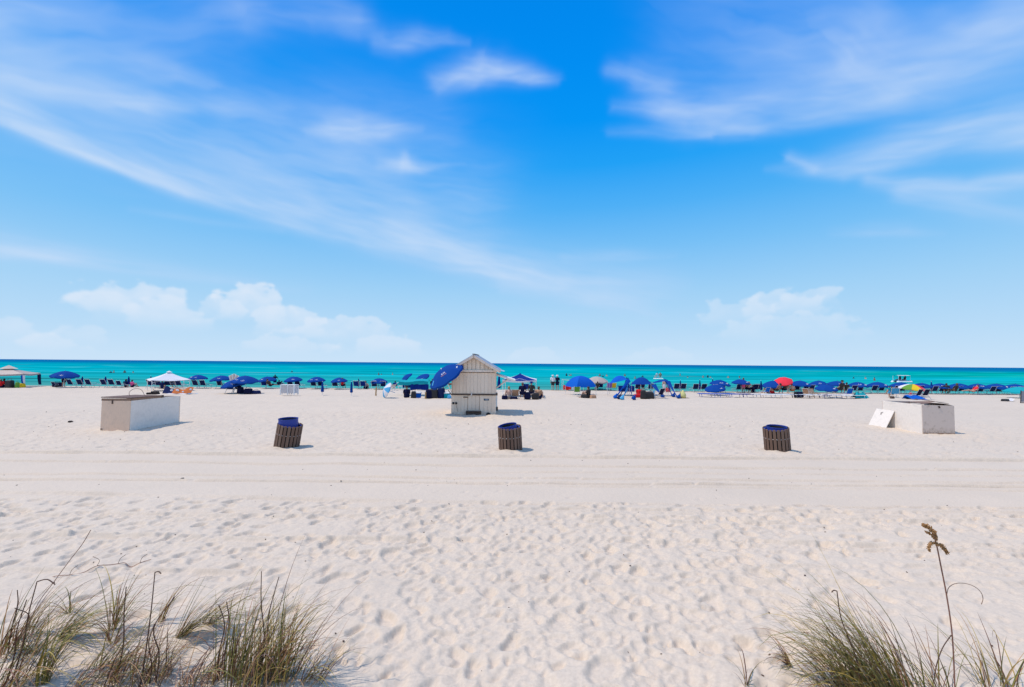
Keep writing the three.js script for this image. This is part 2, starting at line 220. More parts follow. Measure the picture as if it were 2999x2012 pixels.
// ---------------------------------------------------------------- the beach
const RX0 = -24, RZ0 = 1, CELL = 0.025, RW = 1920, RH = 980;
const relief = new Float32Array(RW * RH);
{
  const r = mulberry(911), q = (a, b) => a + (b - a) * r();
  const smoothBand = (x, Z) => { const n = 0.35 * fbm(x * 0.12, 3.3, 3), far = 12.9 + n - 0.03 * x * 0.1, near = 8.75 + n * 0.6 - 0.028 * x + 0.0012 * x * x; return sstep(near - 0.12, near + 0.1, Z) * (1 - sstep(far - 0.15, far + 0.1, Z)); };
  for (let j = 0; j < RH; j++) for (let i = 0; i < RW; i++) {
    const x = RX0 + i * CELL, Z = RZ0 + j * CELL, s = smoothBand(x, Z);
    let h = 0.05 * fbm(x * 0.35, Z * 0.35, 3) + (1 - s) * (0.026 * fbm(x * 1.5 + 3, Z * 1.9, 3) + 0.03 * Math.abs(fbm(x * 3.1, Z * 3.6 + 4, 3)) + 0.012 * fbm(x * 8, Z * 8, 2)) - s * 0.028;
    relief[j * RW + i] = h;
  }
  const base = relief.slice();
  // foot marks: each presses the loose sand down, throws up a rim and wipes out what it lands on
  function stamp(cx, cz, a, b, turn, depth, rim) {
    const i0 = Math.max(1, Math.floor((cx - a * 1.7 - RX0) / CELL)), i1 = Math.min(RW - 2, Math.ceil((cx + a * 1.7 - RX0) / CELL)), j0 = Math.max(1, Math.floor((cz - a * 1.7 - RZ0) / CELL)), j1 = Math.min(RH - 2, Math.ceil((cz + a * 1.7 - RZ0) / CELL));
        const c = Math.cos(turn), s = Math.sin(turn), ph = q(0, 9), toe = q(-0.5, 0.5);
    for (let j = j0; j <= j1; j++) for (let i = i0; i <= i1; i++) {
      const x = RX0 + i * CELL - cx, z = RZ0 + j * CELL - cz, u = (x * c + z * s) / a, v = (-x * s + z * c) / (b * (1 + 0.22 * Math.sin(u * 2.4 + ph)));
      const d = Math.hypot(u, v) * (1 + 0.16 * noise(x * 9 + ph, z * 9)); if (d > 1.65) continue;
      const k = j * RW + i, m = 1 - sstep(0.72, 1.0, d), floor = base[k] - depth * (1 + toe * u * 0.7);
      relief[k] = lerp(relief[k], floor, m); const lip = Math.exp(-(((d - 1.15) / 0.17) ** 2)); relief[k] = lerp(relief[k], Math.max(relief[k], base[k] + rim * (0.5 + 0.8 * noise(u * 1.5 + ph, v * 1.5))), lip * 0.8);
    }
  }
  const many = (n, x0, x1, z0, z1, f) => { for (let k = 0; k < n; k++) { const x = q(x0, x1), z = z0 + (z1 - z0) * r(); f(x, z); } };
  // far loose sand behind the raked strip
  many(5200, -24, 24, 13.2, 25.4, (x, z) => stamp(x, z, q(0.13, 0.26), q(0.07, 0.13), q(-0.7, 0.7), q(0.016, 0.042), q(0.005, 0.014)));
  // ruts and grader lines parallel to the water
  const line = (Z0, slope, amp, w0, x0, x1, seed) => { const w = Math.max(w0, 0.045); for (let i = 0; i < RW; i++) { const x = RX0 + i * CELL; if (x < x0 || x > x1) continue; const Zc = Z0 + slope * x + 0.10 * fbm(x * 0.2, seed, 3) + 0.015 * noise(x * 2, seed), fade = sstep(x0, x0 + 2, x) * (1 - sstep(x1 - 2, x1, x)) * (0.55 + 0.9 * clamp(0.5 + fbm(x * 0.35, seed + 4, 3))); const jc = (Zc - RZ0) / CELL, n = Math.ceil(w * 3 / CELL); for (let j = Math.max(0, Math.floor(jc - n)); j < Math.min(RH, jc + n); j++) { const t = (RZ0 + j * CELL - Zc) / w; relief[j * RW + i] += (Z0 > 9 ? 3.2 : 1.7) * amp * fade * (-Math.exp(-t * t) + 0.95 * Math.exp(-((t - 1.3) ** 2) * 1.6) + 0.2 * Math.exp(-((t + 1.5) ** 2))); } } };
  line(12.85, 0.0, 0.02, 0.07, -24, 24, 1); line(11.75, -0.006, 0.017, 0.05, -24, 24, 2); line(11.1, 0.004, 0.010, 0.03, -4, 24, 3); line(10.55, -0.004, 0.013, 0.035, -24, 24, 4); line(10.1, 0.002, 0.018, 0.045, -24, 24, 5); line(9.9, -0.004, 0.010, 0.03, 0, 24, 6);
  line(8.62, -0.03, 0.028, 0.10, -24, 3, 7); line(8.55, 0.004, 0.02, 0.05, -2, 24, 8); line(8.2, 0.006, 0.02, 0.05, -6, 24, 9); line(7.75, 0.003, 0.026, 0.07, -24, 24, 10); line(7.35, 0.004, 0.018, 0.05, -2, 18, 11); line(6.75, -0.006, 0.03, 0.08, -24, 8, 12); line(6.55, 0.002, 0.02, 0.05, 0, 9, 13); line(7.9, 0.0, 0.015, 0.04, -20, -2, 14);
  for (let k = 0; k < 14; k++) line(q(5.6, 8.3), q(-0.02, 0.02), q(0.006, 0.016), q(0.03, 0.06), q(-16, 6), q(0, 20), 20 + k);
  many(70, -15, 15, 9.0, 12.6, (x, z) => stamp(x, z, q(0.10, 0.15), q(0.05, 0.06), q(0.6, 1.3), q(0.008, 0.016), 0.004));
  // walked-over foreground
  many(900, -20, 20, 6.2, 8.7, (x, z) => stamp(x, z, q(0.12, 0.19), q(0.06, 0.1), q(-0.5, 1.6), q(0.03, 0.065), q(0.008, 0.018)));
  many(1500, -16, 16, 1.4, 6.8, (x, z) => { const f = x > 4 ? 0.6 : 1, k = q(0.5, 1.15); stamp(x, z, k * q(0.13, 0.2), k * q(0.065, 0.11), x > 4 ? q(-0.3, 0.3) : q(-0.8, 2.2), f * k * q(0.022, 0.06), q(0.005, 0.014)); });
  for (let k = 0; k < 1150; k++) { const x = 0.9 + 2.6 * (q(-1, 1) + q(-1, 1) + q(-0.6, 0.6)) * 0.75, z = q(1.6, 8.0); const s = q(0.45, 1.2); stamp(x, z, s * q(0.13, 0.21), s * q(0.07, 0.12), q(0.5, 2.5), s * q(0.025, 0.068), q(0.006, 0.016)); }
  many(1500, -7, 9, 2, 8.2, (x, z) => stamp(x, z, q(0.04, 0.085), q(0.03, 0.055), q(0, 3), q(0.008, 0.026), q(0.003, 0.009)));
  // settle: one light pass of slumping
  const copy = relief.slice(); for (let j = 1; j < RH - 1; j++) for (let i = 1; i < RW - 1; i++) { const k = j * RW + i; relief[k] = 0.8 * copy[k] + 0.05 * (copy[k - 1] + copy[k + 1] + copy[k - RW] + copy[k + RW]); }
}
const MOUNDS = [];                                       // [x, Z, radius, height]: hummocks under the grass, sand banked against the bins, boxes and hut
function sandAt(x, Z, coarse = false) {
  let h = profile(Z);
  const gx = (x - RX0) / CELL, gz = (Z - RZ0) / CELL;
  const inside = coarse ? 0 : sstep(0, 40, gx) * sstep(0, 40, RW - 2 - gx) * sstep(0, 20, gz) * sstep(0, 90, RH - 2 - gz);
  if (inside > 0) { const i = clamp(Math.floor(gx), 0, RW - 2), j = clamp(Math.floor(gz), 0, RH - 2), u = gx - i, v = gz - j, k = j * RW + i; h += inside * lerp(lerp(relief[k], relief[k + 1], u), lerp(relief[k + RW], relief[k + RW + 1], u), v); }
  if (inside < 1 && !coarse) { const f = 1 - 0.9 * sstep(44, 48, Z); h += (1 - inside) * f * (0.05 * fbm(x * 0.35, Z * 0.35, 3) + 0.045 * fbm(x * 1.3, Z * 1.5, 3)); }
  for (const [mx, mz, mr, mh] of MOUNDS) { const d = ((x - mx) ** 2 + (Z - mz) ** 2) / (mr * mr); if (d < 6) h += mh * Math.exp(-d * 1.3); }
  return h;
}
function buildBeach() {
  const rows = [-90, -60, -40, -26, -17, -11, -7, -4, -2, -1, 0, 0.6, 1.1, 1.5, 1.8];
  for (let Z = 2; Z < 64; Z *= Z < 4 ? 1.0055 : Z < 14 ? 1.0038 : 1.0065) rows.push(Z);
  const NC = 940, cols = []; for (let i = 0; i <= NC; i++) cols.push(2 * i / NC - 1);
  const P = new Float32Array(rows.length * (NC + 1) * 3), C = new Float32Array(P.length), U = new Float32Array(rows.length * (NC + 1) * 2), I = new Uint32Array((rows.length - 1) * NC * 6);
  let k = 0;
  rows.forEach((Z) => {
    const hw = 1.32 * Math.max(Z, 1.2) + 4.5;
    for (let i = 0; i <= NC; i++) {
      const u = cols[i], e = Math.max(0, Math.abs(u) - 0.965) / 0.035, x = Math.sign(u) * (Math.min(Math.abs(u), 0.965) / 0.965 * hw + e * e * 260);
      P[k * 3] = x; P[k * 3 + 1] = sandAt(x, Z); P[k * 3 + 2] = -Z; U[k * 2] = x; U[k * 2 + 1] = Z;
      const n = fbm(x * 0.11 + 2, Z * 0.3, 4), m = fbm(x * 0.9, Z * 1.6 + 7, 3), wet = sstep(47.6, 49.2, Z + 0.5 * fbm(x * 0.2, 1, 2));
      const t = 1 + 0.05 * n + 0.035 * m, warm = 0.018 * fbm(x * 0.06 + 9, Z * 0.12, 3);
      C[k * 3] = SAND[0] * (t + warm) * (1 - 0.36 * wet); C[k * 3 + 1] = SAND[1] * t * (1 - 0.4 * wet); C[k * 3 + 2] = SAND[2] * (t - warm) * (1 - 0.46 * wet); k++;
    }
  });
  let w = 0; for (let j = 0; j + 1 < rows.length; j++) for (let i = 0; i < NC; i++) { const a = j * (NC + 1) + i, b = a + 1, c = a + NC + 1, d = c + 1; I[w++] = a; I[w++] = b; I[w++] = d; I[w++] = a; I[w++] = d; I[w++] = c; }
  const g = new THREE.BufferGeometry(); g.setAttribute('position', new THREE.BufferAttribute(P, 3)); g.setAttribute('color', new THREE.BufferAttribute(C, 3)); g.setAttribute('uv', new THREE.BufferAttribute(U, 2)); g.setIndex(new THREE.BufferAttribute(I, 1)); g.computeVertexNormals();
  const fine = tiled(512, 46, 46, 4), spots = mulberry(5), speck = Float32Array.from({ length: 512 * 512 }, () => spots());
  const map = tex(512, (i, j) => { const v = 246 + 16 * fine(i, j) - (speck[j * 512 + i] > 0.985 ? 26 : 0); return [v, v - 1, v - 2].map(x => clamp(x, 0, 255)); });
  const bump = (() => { const a = tiled(512, 14, 20, 5); return tex(512, (i, j) => { const v = 128 + 120 * a(i, j); return [v, v, v].map(x => clamp(x, 0, 255)); }, false); })();
  map.repeat.set(0.7, 0.7); bump.repeat.set(0.55, 0.55);
  const beach = lit(new THREE.Mesh(g, new THREE.MeshStandardMaterial({ vertexColors: true, map, bumpMap: bump, bumpScale: 0.016, roughness: 0.95 })));
  beach.name = 'beach_sand'; beach.userData = { kind: 'structure', label: 'white trampled sand beach with raked strip', category: 'sand' }; scene.add(beach);
}
const SAND = [0.672, 0.562, 0.444];

// ---------------------------------------------------------------- the sea
{
  const rows = []; for (let Z = 47.2; Z < 12000; Z *= 1.0088) rows.push(Z);
  const NC = 300, P = [], C = [], I = [];
  const BAND = [[44, 120, 186, 176], [48, 96, 184, 178], [54, 62, 166, 166], [64, 46, 172, 174], [80, 26, 182, 188], [110, 8, 182, 194], [170, 0, 180, 194], [260, 0, 176, 192], [360, 0, 160, 186], [480, 4, 140, 182], [620, 10, 124, 176], [1200, 14, 118, 174], [12000, 22, 120, 176]].map(([z, r, gg, b]) => [Math.log(z), lin(r), lin(gg), lin(b)]);
  rows.forEach((Z, j) => {
    const hw = 1.5 * Z + 30, dz = Z * 0.0088;
    for (let i = 0; i <= NC; i++) {
      const u = 2 * i / NC - 1, e = Math.max(0, Math.abs(u) - 0.96) / 0.04, x = Math.sign(u) * (Math.min(Math.abs(u), 0.96) / 0.96 * hw + e * e * 400);
      // long low swells running in, crests along the shore
      let h = 0;
      const bend = 1.6 * fbm(x * 0.025, Z * 0.012, 3);
      for (const [L, a, p] of [[9.5, 0.075, 0], [5.3, 0.05, 2], [15, 0.07, 4], [2.6, 0.02, 1]]) { const f = clamp(1 - dz / (L * 0.35)); if (f > 0) { const s = Math.sin((Z + bend * 2) * 2 * Math.PI / L + p + 2 * noise(x * 0.03 + p, Z * 0.04)); h += f * a * (s + 0.35 * s * s) * (0.6 + 0.8 * clamp(0.5 + fbm(x * 0.05 + p, Z * 0.06, 2))); } }
      h *= sstep(48.5, 53, Z);
      P.push(x, SEA + h + 0.02 * fbm(x * 0.5, Z * 0.8, 2), -Z);
      const side = x / Z;                               // the deep water comes nearer towards the right
      let lz = Math.log(Z) + 0.34 * sstep(0.2, 1.3, side) * sstep(90, 420, Z) + 0.10 * fbm(x / Z * 2.2 + 5, Math.log(Z) * 4, 3);
      let b = 0; while (b < BAND.length - 2 && lz > BAND[b + 1][0]) b++;
      const t = clamp((lz - BAND[b][0]) / (BAND[b + 1][0] - BAND[b][0]));
      const streak = 1 + 0.62 * fbm(x * 0.012 + 2, Math.log(Z) * 26, 4) + 0.8 * fbm(x * 0.018, Math.log(Z) * 60 + 4, 3) * (1 - sstep(250, 500, Z));  // sandbar streaks, plus swell shading and glints painted into the water colour
      const green = 0.22 * sstep(0.45, 1.1, side) * sstep(4.6, 5.1, lz) * (1 - sstep(5.5, 5.9, lz));
      const foam = clamp((fbm(x * 0.02 + 40, Math.log(Z) * 42, 3) - 0.30) * 5) * sstep(60, 90, Z) * (1 - sstep(200, 330, Z)) * 0.35;
      const lap = clamp(1 - Math.abs(Z - 49.6 - 0.6 * fbm(x * 0.15, 2, 3)) / 0.35) * 0.55;
      const c = [1, 2, 3].map(k => lerp(BAND[b][k], BAND[b + 1][k], t) * streak);
      C.push(lerp(c[0], 0.7, Math.max(foam, lap)), lerp(c[1] * (1 + 0.1 * green), 0.76, Math.max(foam, lap)), lerp(c[2] * (1 - green), 0.76, Math.max(foam, lap)));
      if (j && i) { const a = (j - 1) * (NC + 1) + i - 1; I.push(a, a + 1, a + NC + 2, a, a + NC + 2, a + NC + 1); }
    }
  });
  const g = new THREE.BufferGeometry(); g.setAttribute('position', new THREE.Float32BufferAttribute(P, 3)); g.setAttribute('color', new THREE.Float32BufferAttribute(C, 3)); g.setIndex(I); g.computeVertexNormals();
  const sea = lit(new THREE.Mesh(g, new THREE.MeshPhysicalMaterial({ vertexColors: true, color: new THREE.Color().setRGB(0.7, 0.73, 0.69), roughness: 0.35, specularIntensity: 0 })));
  sea.name = 'sea'; sea.userData = { kind: 'structure', label: 'turquoise sea with dark blue band at the horizon', category: 'water' }; scene.add(sea);
}

// ---------------------------------------------------------------- the wooden hut
const HUT = at(1386.5, 1214.5);
{
  const [hx, hz] = HUT, W = 2.36, D = 2.4;
  const t = thing('beach_hut', 'beige wooden rental hut with gable roof and propped side shutter', 'hut', hx, -0.02, -hz);
  MOUNDS.push([hx + 0.4, hz - 0.35, 0.5, 0.05], [hx - 1.15, hz - 0.2, 0.3, 0.06], [hx + 1.1, hz - 0.1, 0.35, 0.05]);
  // sheathing behind the boards; a slot stays open under the header beam
  part('sheathing', [box(W - 0.06, 2.10, 0.02, 0, 1.2, -0.045), box(0.02, 2.34, D - 0.1, -W / 2 + 0.03, 1.2, -D / 2), box(W - 0.1, 2.34, 0.02, 0, 1.2, -D + 0.03)], M.siding[2], t);
  part('floor', box(W - 0.1, 0.03, D - 0.12, 0, 0.13, -D / 2), M.ply, t); part('loft', box(W - 0.08, 0.02, D - 0.1, 0, 2.43, -D / 2), M.ply, t);
  const boards = (x0, x1, y0, y1, n, z, inset = 0) => { for (let i = 0; i < n; i++) { const w = (x1 - x0) / n; part('board', rbox(w - 0.005, y1 - y0, 0.026, 0.004, x0 + w * (i + 0.5), (y0 + y1) / 2, z + R(-0.002, 0.002)), M.siding[Math.floor(R(0, 3))], t); } };
  boards(-W / 2, -0.325, 0.16, 1.06, 5, 0); boards(0.335, W / 2, 0.16, 1.06, 4, 0);          // lower wall either side of the door
  boards(-W / 2 + 0.03, W / 2 - 0.03, 1.145, 2.265, 12, 0.004);                              // upper flap
  const door = part('door', box(0.58, 0.87, 0.016, 0.005, 0.61, -0.024), M.siding[1], t);
  for (let i = 0; i < 3; i++) part('board', rbox(0.192, 0.885, 0.024, 0.005, -0.195 + 0.2 * i, 0.61, -0.003), M.siding[i], door);
  part('handle_bar', rbox(0.25, 0.05, 0.04, 0.01, -0.43, 0.955, 0.035), M.darkwood, t);
  part('skirting', box(W, 0.16, 0.05, 0, 0.08, 0.0), M.siding[2], t);
  part('rail', [box(W + 0.06, 0.055, 0.09, 0, 1.10, 0.03), box(0.09, 0.13, 0.1, W / 2 + 0.06, 1.12, -0.06)], M.darkwood, t, 'dark brown timber rail round the hut');
  part('latch', [rbox(0.05, 0.17, 0.03, 0.008, -0.11, 1.12, 0.09), rbox(0.09, 0.05, 0.03, 0.008, -0.11, 1.07, 0.095)], M.metal, t);
  part('header_beam', box(W + 0.18, 0.11, 0.12, 0, 2.36, 0.05), M.trim, t);
  // gable boards under the rake
  const slope = 0.6, top = 3.2, y0 = 2.42;
  for (let i = 0; i < 11; i++) {
    const w = 0.222, xa = -1.221 + i * w + 0.005, xb = xa + w - 0.022, xs = [xa, xb]; if (xa < 0 && xb > 0) xs.splice(1, 0, 0);
    const s = new THREE.Shape(); s.moveTo(xa, y0); s.lineTo(xb, y0); for (const x of xs.slice().reverse()) s.lineTo(x, Math.max(y0 + 0.02, top - 0.09 - slope * Math.abs(x))); s.closePath();
    const g = new THREE.ExtrudeGeometry(s, { depth: 0.022, bevelEnabled: false }); g.translate(0, 0, 0.03); part('gable_board', g, M.siding[i % 3], t);
  }
  { const s = new THREE.Shape(); s.moveTo(-1.2, y0); s.lineTo(1.2, y0); s.lineTo(0, top - 0.1); s.closePath(); const g = new THREE.ExtrudeGeometry(s, { depth: 0.02, bevelEnabled: false }); g.translate(0, 0, -0.05); part('gable_backing', g, M.siding[2], t); }
  // roof: two metal sheets, rake boards and ridge cap
  const ang = Math.atan(slope), L = 1.40 / Math.cos(ang);
  for (const s of [-1, 1]) {
    const roof = part('roof_sheet', box(L, 0.035, D + 0.55, s * 0.70, top + 0.035 - slope * 0.70, -D / 2 + 0.05, 0, 0, -s * ang), M.roof, t);
    for (let k = 0; k < 9; k++) part('seam', box(L, 0.03, 0.03, s * 0.70, top + 0.07 - slope * 0.70, -D + 0.02 + k * 0.3, 0, 0, -s * ang), M.roof, roof);
    part('rake_board', box(L - 0.02, 0.115, 0.04, s * 0.695, top - 0.045 - slope * 0.695, 0.285, 0, 0, -s * ang), M.trim, t);
    part('eave_board', box(0.03, 0.1, D + 0.5, s * 1.365, top - 0.06 - slope * 1.365, -D / 2 + 0.05), M.trim, t);
  }
  part('ridge_cap', box(0.14, 0.035, D + 0.58, 0, top + 0.065, -D / 2 + 0.05), M.darkwood, t);
  part('side_wall', box(0.03, 1.0, D, -W / 2 + 0.0, 0.6, -D / 2), M.siding[1], t); part('side_wall', box(0.03, 1.2, D, -W / 2, 1.72, -D / 2), M.siding[0], t);
  part('side_wall', box(0.03, 1.0, D, W / 2, 0.6, -D / 2), M.white, t, 'pale side wall under the open counter');
  part('corner_post', box(0.07, 2.3, 0.07, W / 2 - 0.012, 1.2, -0.052), M.trim, t);
  // shutter propped open over the counter
  const sh = part('shutter', box(1.10, 0.05, 1.9, W / 2 + 0.52, 2.02, -1.25, 0, 0, -0.30), M.canvasW, t, 'white shutter propped open as an awning');
  part('shutter_edge', box(1.12, 0.09, 0.05, W / 2 + 0.52, 2.0, -0.285, 0, 0, -0.30), M.white, sh);
  for (const z of [-0.42, -1.9]) part('prop', box(0.05, 0.98, 0.07, W / 2 + 0.33, 1.645, z, 0, 0, -0.92), M.white, sh);
  part('gutter', sheet((u, v) => [W / 2 - 0.02 + 0.46 * u, 2.47 - 0.13 * u + 0.012 * Math.sin(v * 60), -0.2 - 1.9 * v], 6, 60), M.roof, t, 'pale corrugated sheet above the shutter');
  // fittings
  for (const x of [-1.085, -0.93]) part('cord_knob', [cyl(0.058, 0.058, 0.05, 0, 0, 0, 14).rotateX(Math.PI / 2).translate(x, 0.63, 0.035), cyl(0.03, 0.03, 0.04, 0, 0, 0, 10).rotateX(Math.PI / 2).translate(x, 0.63, 0.07)], M.black, t);
  part('cord', tube([V(-0.93, 0.6, 0.05), V(-0.9, 0.45, 0.03), V(-0.87, 0.3, 0.03), V(-0.855, 0.2, 0.035)], 0.006, 10, 5), M.darkwood, t);
  const sign = part('sign', rbox(0.27, 0.092, 0.014, 0.004, 0.69, 0.83, 0.024), std(0.02, 0.055, 0.10, 0.6), t, 'small dark blue sign with a pale line');
  part('sign_line', [box(0.17, 0.02, 0.006, 0.70, 0.836, 0.032), box(0.12, 0.012, 0.006, 0.70, 0.808, 0.032)], std(0.42, 0.48, 0.55, 0.7), sign);
  part('side_wheel', [cyl(0.11, 0.11, 0.09, 0, 0, 0, 16).rotateZ(Math.PI / 2).translate(W / 2 + 0.07, 0.32, -0.3), cyl(0.04, 0.04, 0.11, 0, 0, 0, 10).rotateZ(Math.PI / 2).translate(W / 2 + 0.07, 0.32, -0.3)], M.rubber, t);
  // step, and a half-buried tyre leaning by the wall
  const st = thing('door_step', 'dark brown timber step at the hut door', 'step', hx, -0.03, -hz);
  for (let i = 0; i < 2; i++) part('plank', rbox(0.8, 0.035, 0.15, 0.006, 0.02, 0.23, 0.12 + 0.16 * i), M.darkwood, st);
  part('riser', rbox(0.8, 0.21, 0.03, 0.006, 0.02, 0.105, 0.265), M.darkwood, st); for (const x of [-0.36, 0.4]) part('side', rbox(0.03, 0.21, 0.22, 0.006, x, 0.105, 0.14), M.darkwood, st);
  const g = new THREE.TorusGeometry(0.085, 0.035, 8, 18); solo('caster_wheel', 'black half-buried wheel beside the hut step', 'wheel', [g, cyl(0.07, 0.07, 0.03, 0, 0, 0, 14).rotateX(Math.PI / 2)], M.rubber, hx + 0.8, 0.02, -hz + 0.1);
}

// ---------------------------------------------------------------- litter bins with timber slats
function bin(px, py, leanSide, leanFore, out, drumLean, label) {
  const [x, Z] = at(px, py - 8), t = thing('litter_bin', label, 'bin', x, -0.09, -Z, R(0, 6), 'slatted litter bins on the sand');
  const turn = t.rotation.y, q = new THREE.Quaternion().setFromEuler(new THREE.Euler(leanFore, 0, leanSide));
  t.quaternion.copy(q.multiply(new THREE.Quaternion().setFromAxisAngle(V(0, 1, 0), turn)));
  const n = 20, r = 0.365, h = 0.84;
  for (let i = 0; i < n; i++) { const a = i / n * Math.PI * 2; part('slat', rbox(0.084, h + R(-0.008, 0.008), 0.026, 0.006).applyMatrix4(new THREE.Matrix4().makeRotationY(a).multiply(new THREE.Matrix4().makeTranslation(0, h / 2, r))), M.slat[Math.floor(R(0, 4))], t); }
  for (const y of [0.12, 0.52, 0.74]) part('hoop', place(new THREE.TorusGeometry(r - 0.026, 0.012, 6, 36), 0, y, 0, Math.PI / 2), M.black, t);
  part('gap_shade_shell', [cyl(0.334, 0.334, h - 0.08, 0, h / 2 - 0.01, 0, 32, true), cyl(0.33, 0.33, 0.02, 0, 0.03, 0, 28)], M.black, t, 'black shell added behind the slats to deepen the gap shade');  // black shell added so the gaps between slats read as deep shade
  for (let i = 0; i < n; i++) { const a = (i + 0.5) / n * Math.PI * 2; part('bolt', place(new THREE.SphereGeometry(0.014, 8, 6), Math.sin(a) * (r + 0.004), 0.53, Math.cos(a) * (r + 0.004)), M.metal, t); }
  const pr = []; for (const [rr, y] of [[0.275, 0.05], [0.288, 0.3], [0.294, 0.32], [0.288, 0.34], [0.288, h + out - 0.14], [0.296, h + out - 0.12], [0.288, h + out - 0.10], [0.288, h + out - 0.012], [0.298, h + out - 0.006], [0.298, h + out + 0.006], [0.288, h + out + 0.008], [0.280, h + out - 0.01], [0.278, 0.08], [0.02, 0.08]]) pr.push(new THREE.Vector2(rr, y));
  const d = part('drum', new THREE.LatheGeometry(pr, 40), M.drum, t, 'blue steel drum standing inside the slats');
  const dx = new THREE.Matrix4().makeTranslation(0, 0.4, 0).multiply(new THREE.Matrix4().makeRotationFromQuaternion(t.quaternion.clone().invert().multiply(new THREE.Quaternion().setFromEuler(new THREE.Euler(leanFore, 0, leanSide + drumLean))).multiply(new THREE.Quaternion()))).multiply(new THREE.Matrix4().makeTranslation(0.0, -0.4, 0));
  d.geometry.applyMatrix4(dx);
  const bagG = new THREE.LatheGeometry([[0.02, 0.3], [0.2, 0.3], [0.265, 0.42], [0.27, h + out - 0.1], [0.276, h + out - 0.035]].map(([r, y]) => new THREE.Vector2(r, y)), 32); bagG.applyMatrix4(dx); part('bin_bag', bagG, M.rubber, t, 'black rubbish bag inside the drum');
  part('collar', new THREE.LatheGeometry([[0.30, h - 0.05], [0.350, h - 0.05], [0.350, h - 0.03], [0.30, h - 0.03]].map(([r, y]) => new THREE.Vector2(r, y)), 32), M.drum, t);
  MOUNDS.push([x - 0.2, Z - 0.42, 0.32, 0.05], [x + 0.25, Z - 0.38, 0.3, 0.035]);
}
bin(838, 1316, -0.165, 0.05, 0.17, 0.16, 'slatted bin leaning over, its blue drum standing well proud');
bin(1496, 1324, 0.06, 0.085, 0.05, 0.13, 'slatted bin standing almost upright in front of the hut');
bin(2278, 1326, 0.115, 0.075, 0.035, -0.08, 'slatted bin leaning toward the hut, nearest the box with loose panel');

// ---------------------------------------------------------------- white storage boxes
function storageBox(N, Rr, width, height, side, name, label, faceMat, sideMat) {
  const [nx, nz] = at(...N), [rx, rz] = at(...Rr);
  // N: near corner; Rr: the far corner of its long side
  const len = Math.hypot(rx - nx, rz - nz), ang = Math.atan2(rx - nx, rz - nz);
  const t = thing(name, label, 'box', nx, -0.05, -nz, -ang);       // local -z runs along the long side
  const w = 0.03, s = side;                                         // s = -1: body lies to the left of the long side, +1: to its right
  part('end_panel', rbox(width, height, w, 0.006, s * width / 2, height / 2, -w / 2), faceMat, t);
  part('end_panel', rbox(width, height, w, 0.006, s * width / 2, height / 2, -len + w / 2), faceMat, t);
  part('long_panel', rbox(w, height, len - 2 * w - 0.004, 0.006, s * w / 2, height / 2, -len / 2), sideMat, t);
  part('long_panel', rbox(w, height, len - 2 * w - 0.004, 0.006, s * (width - w / 2), height / 2, -len / 2), sideMat, t);
  part('floor_panel', box(width - 2 * w - 0.01, 0.03, len - 2 * w - 0.01, s * width / 2, 0.07, -len / 2), M.ply, t);
  return { t, len, s, width, height };
}
{
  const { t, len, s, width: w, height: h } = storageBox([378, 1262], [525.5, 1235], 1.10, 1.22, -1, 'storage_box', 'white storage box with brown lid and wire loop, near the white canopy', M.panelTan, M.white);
  const lid = part('lid', rbox(w + 0.05, 0.035, len * 0.60, 0.006, s * w / 2, h + 0.11, -len * 0.30 + 0.02, -0.02, 0, -0.02), M.plyDark, t, 'brown weathered plywood lid');
  part('lid_edge', box(w + 0.02, 0.085, 0.03, s * w / 2, h + 0.046, -0.012), M.ply, lid); part('lid_edge', box(0.03, 0.085, len * 0.58, -0.012, h + 0.046, -len * 0.30 - 0.02), M.ply, lid);
  part('lid_end', box(0.05, 0.11, 0.1, 0.0, h + 0.055, -len * 0.60), M.darkwood, lid);
  part('hasp', box(0.045, 0.14, 0.02, s * w * 0.62, h - 0.05, 0.012), M.darkwood, t);
  part('wire_loop', tube([V(s * w * 0.5, h + 0.12, -0.6), V(s * w * 0.62, h + 0.3, -0.75), V(s * w * 0.55, h + 0.42, -0.9), V(s * w * 0.36, h + 0.38, -0.95), V(s * w * 0.18, h + 0.16, -0.9), V(s * w * 0.08, h + 0.125, -0.85)], 0.009, 30, 5), M.plyDark, t);
  part('wire_stub', tube([V(s * w * 0.2, h + 0.2, -1.5), V(s * w * 0.3, h + 0.31, -1.6), V(s * w * 0.4, h + 0.35, -1.62)], 0.009, 8, 5), M.plyDark, t);
  part('bracket', rbox(0.06, 0.03, 0.04, 0.005, s * w + 0.05, 0.12, 0.012), M.darkwood, t);
  const top = new THREE.Vector3(s * w * 0.3, h + 0.13, -1.5).applyAxisAngle(V(0, 1, 0), t.rotation.y).add(t.position);
  solo('folded_tarp', 'dark brown folded tarp lying on the brown box lid', 'tarp', [rbox(0.42, 0.09, 0.26, 0.04, 0, 0.045, 0), rbox(0.24, 0.06, 0.2, 0.03, 0.08, 0.11, 0.01, 0, 0.2, 0)], M.dark, top.x, top.y + 0.01, top.z, t.rotation.y + 0.1);
  MOUNDS.push([t.position.x - 0.3, -t.position.z - 0.3, 0.45, 0.05]);
}
let rightBox;
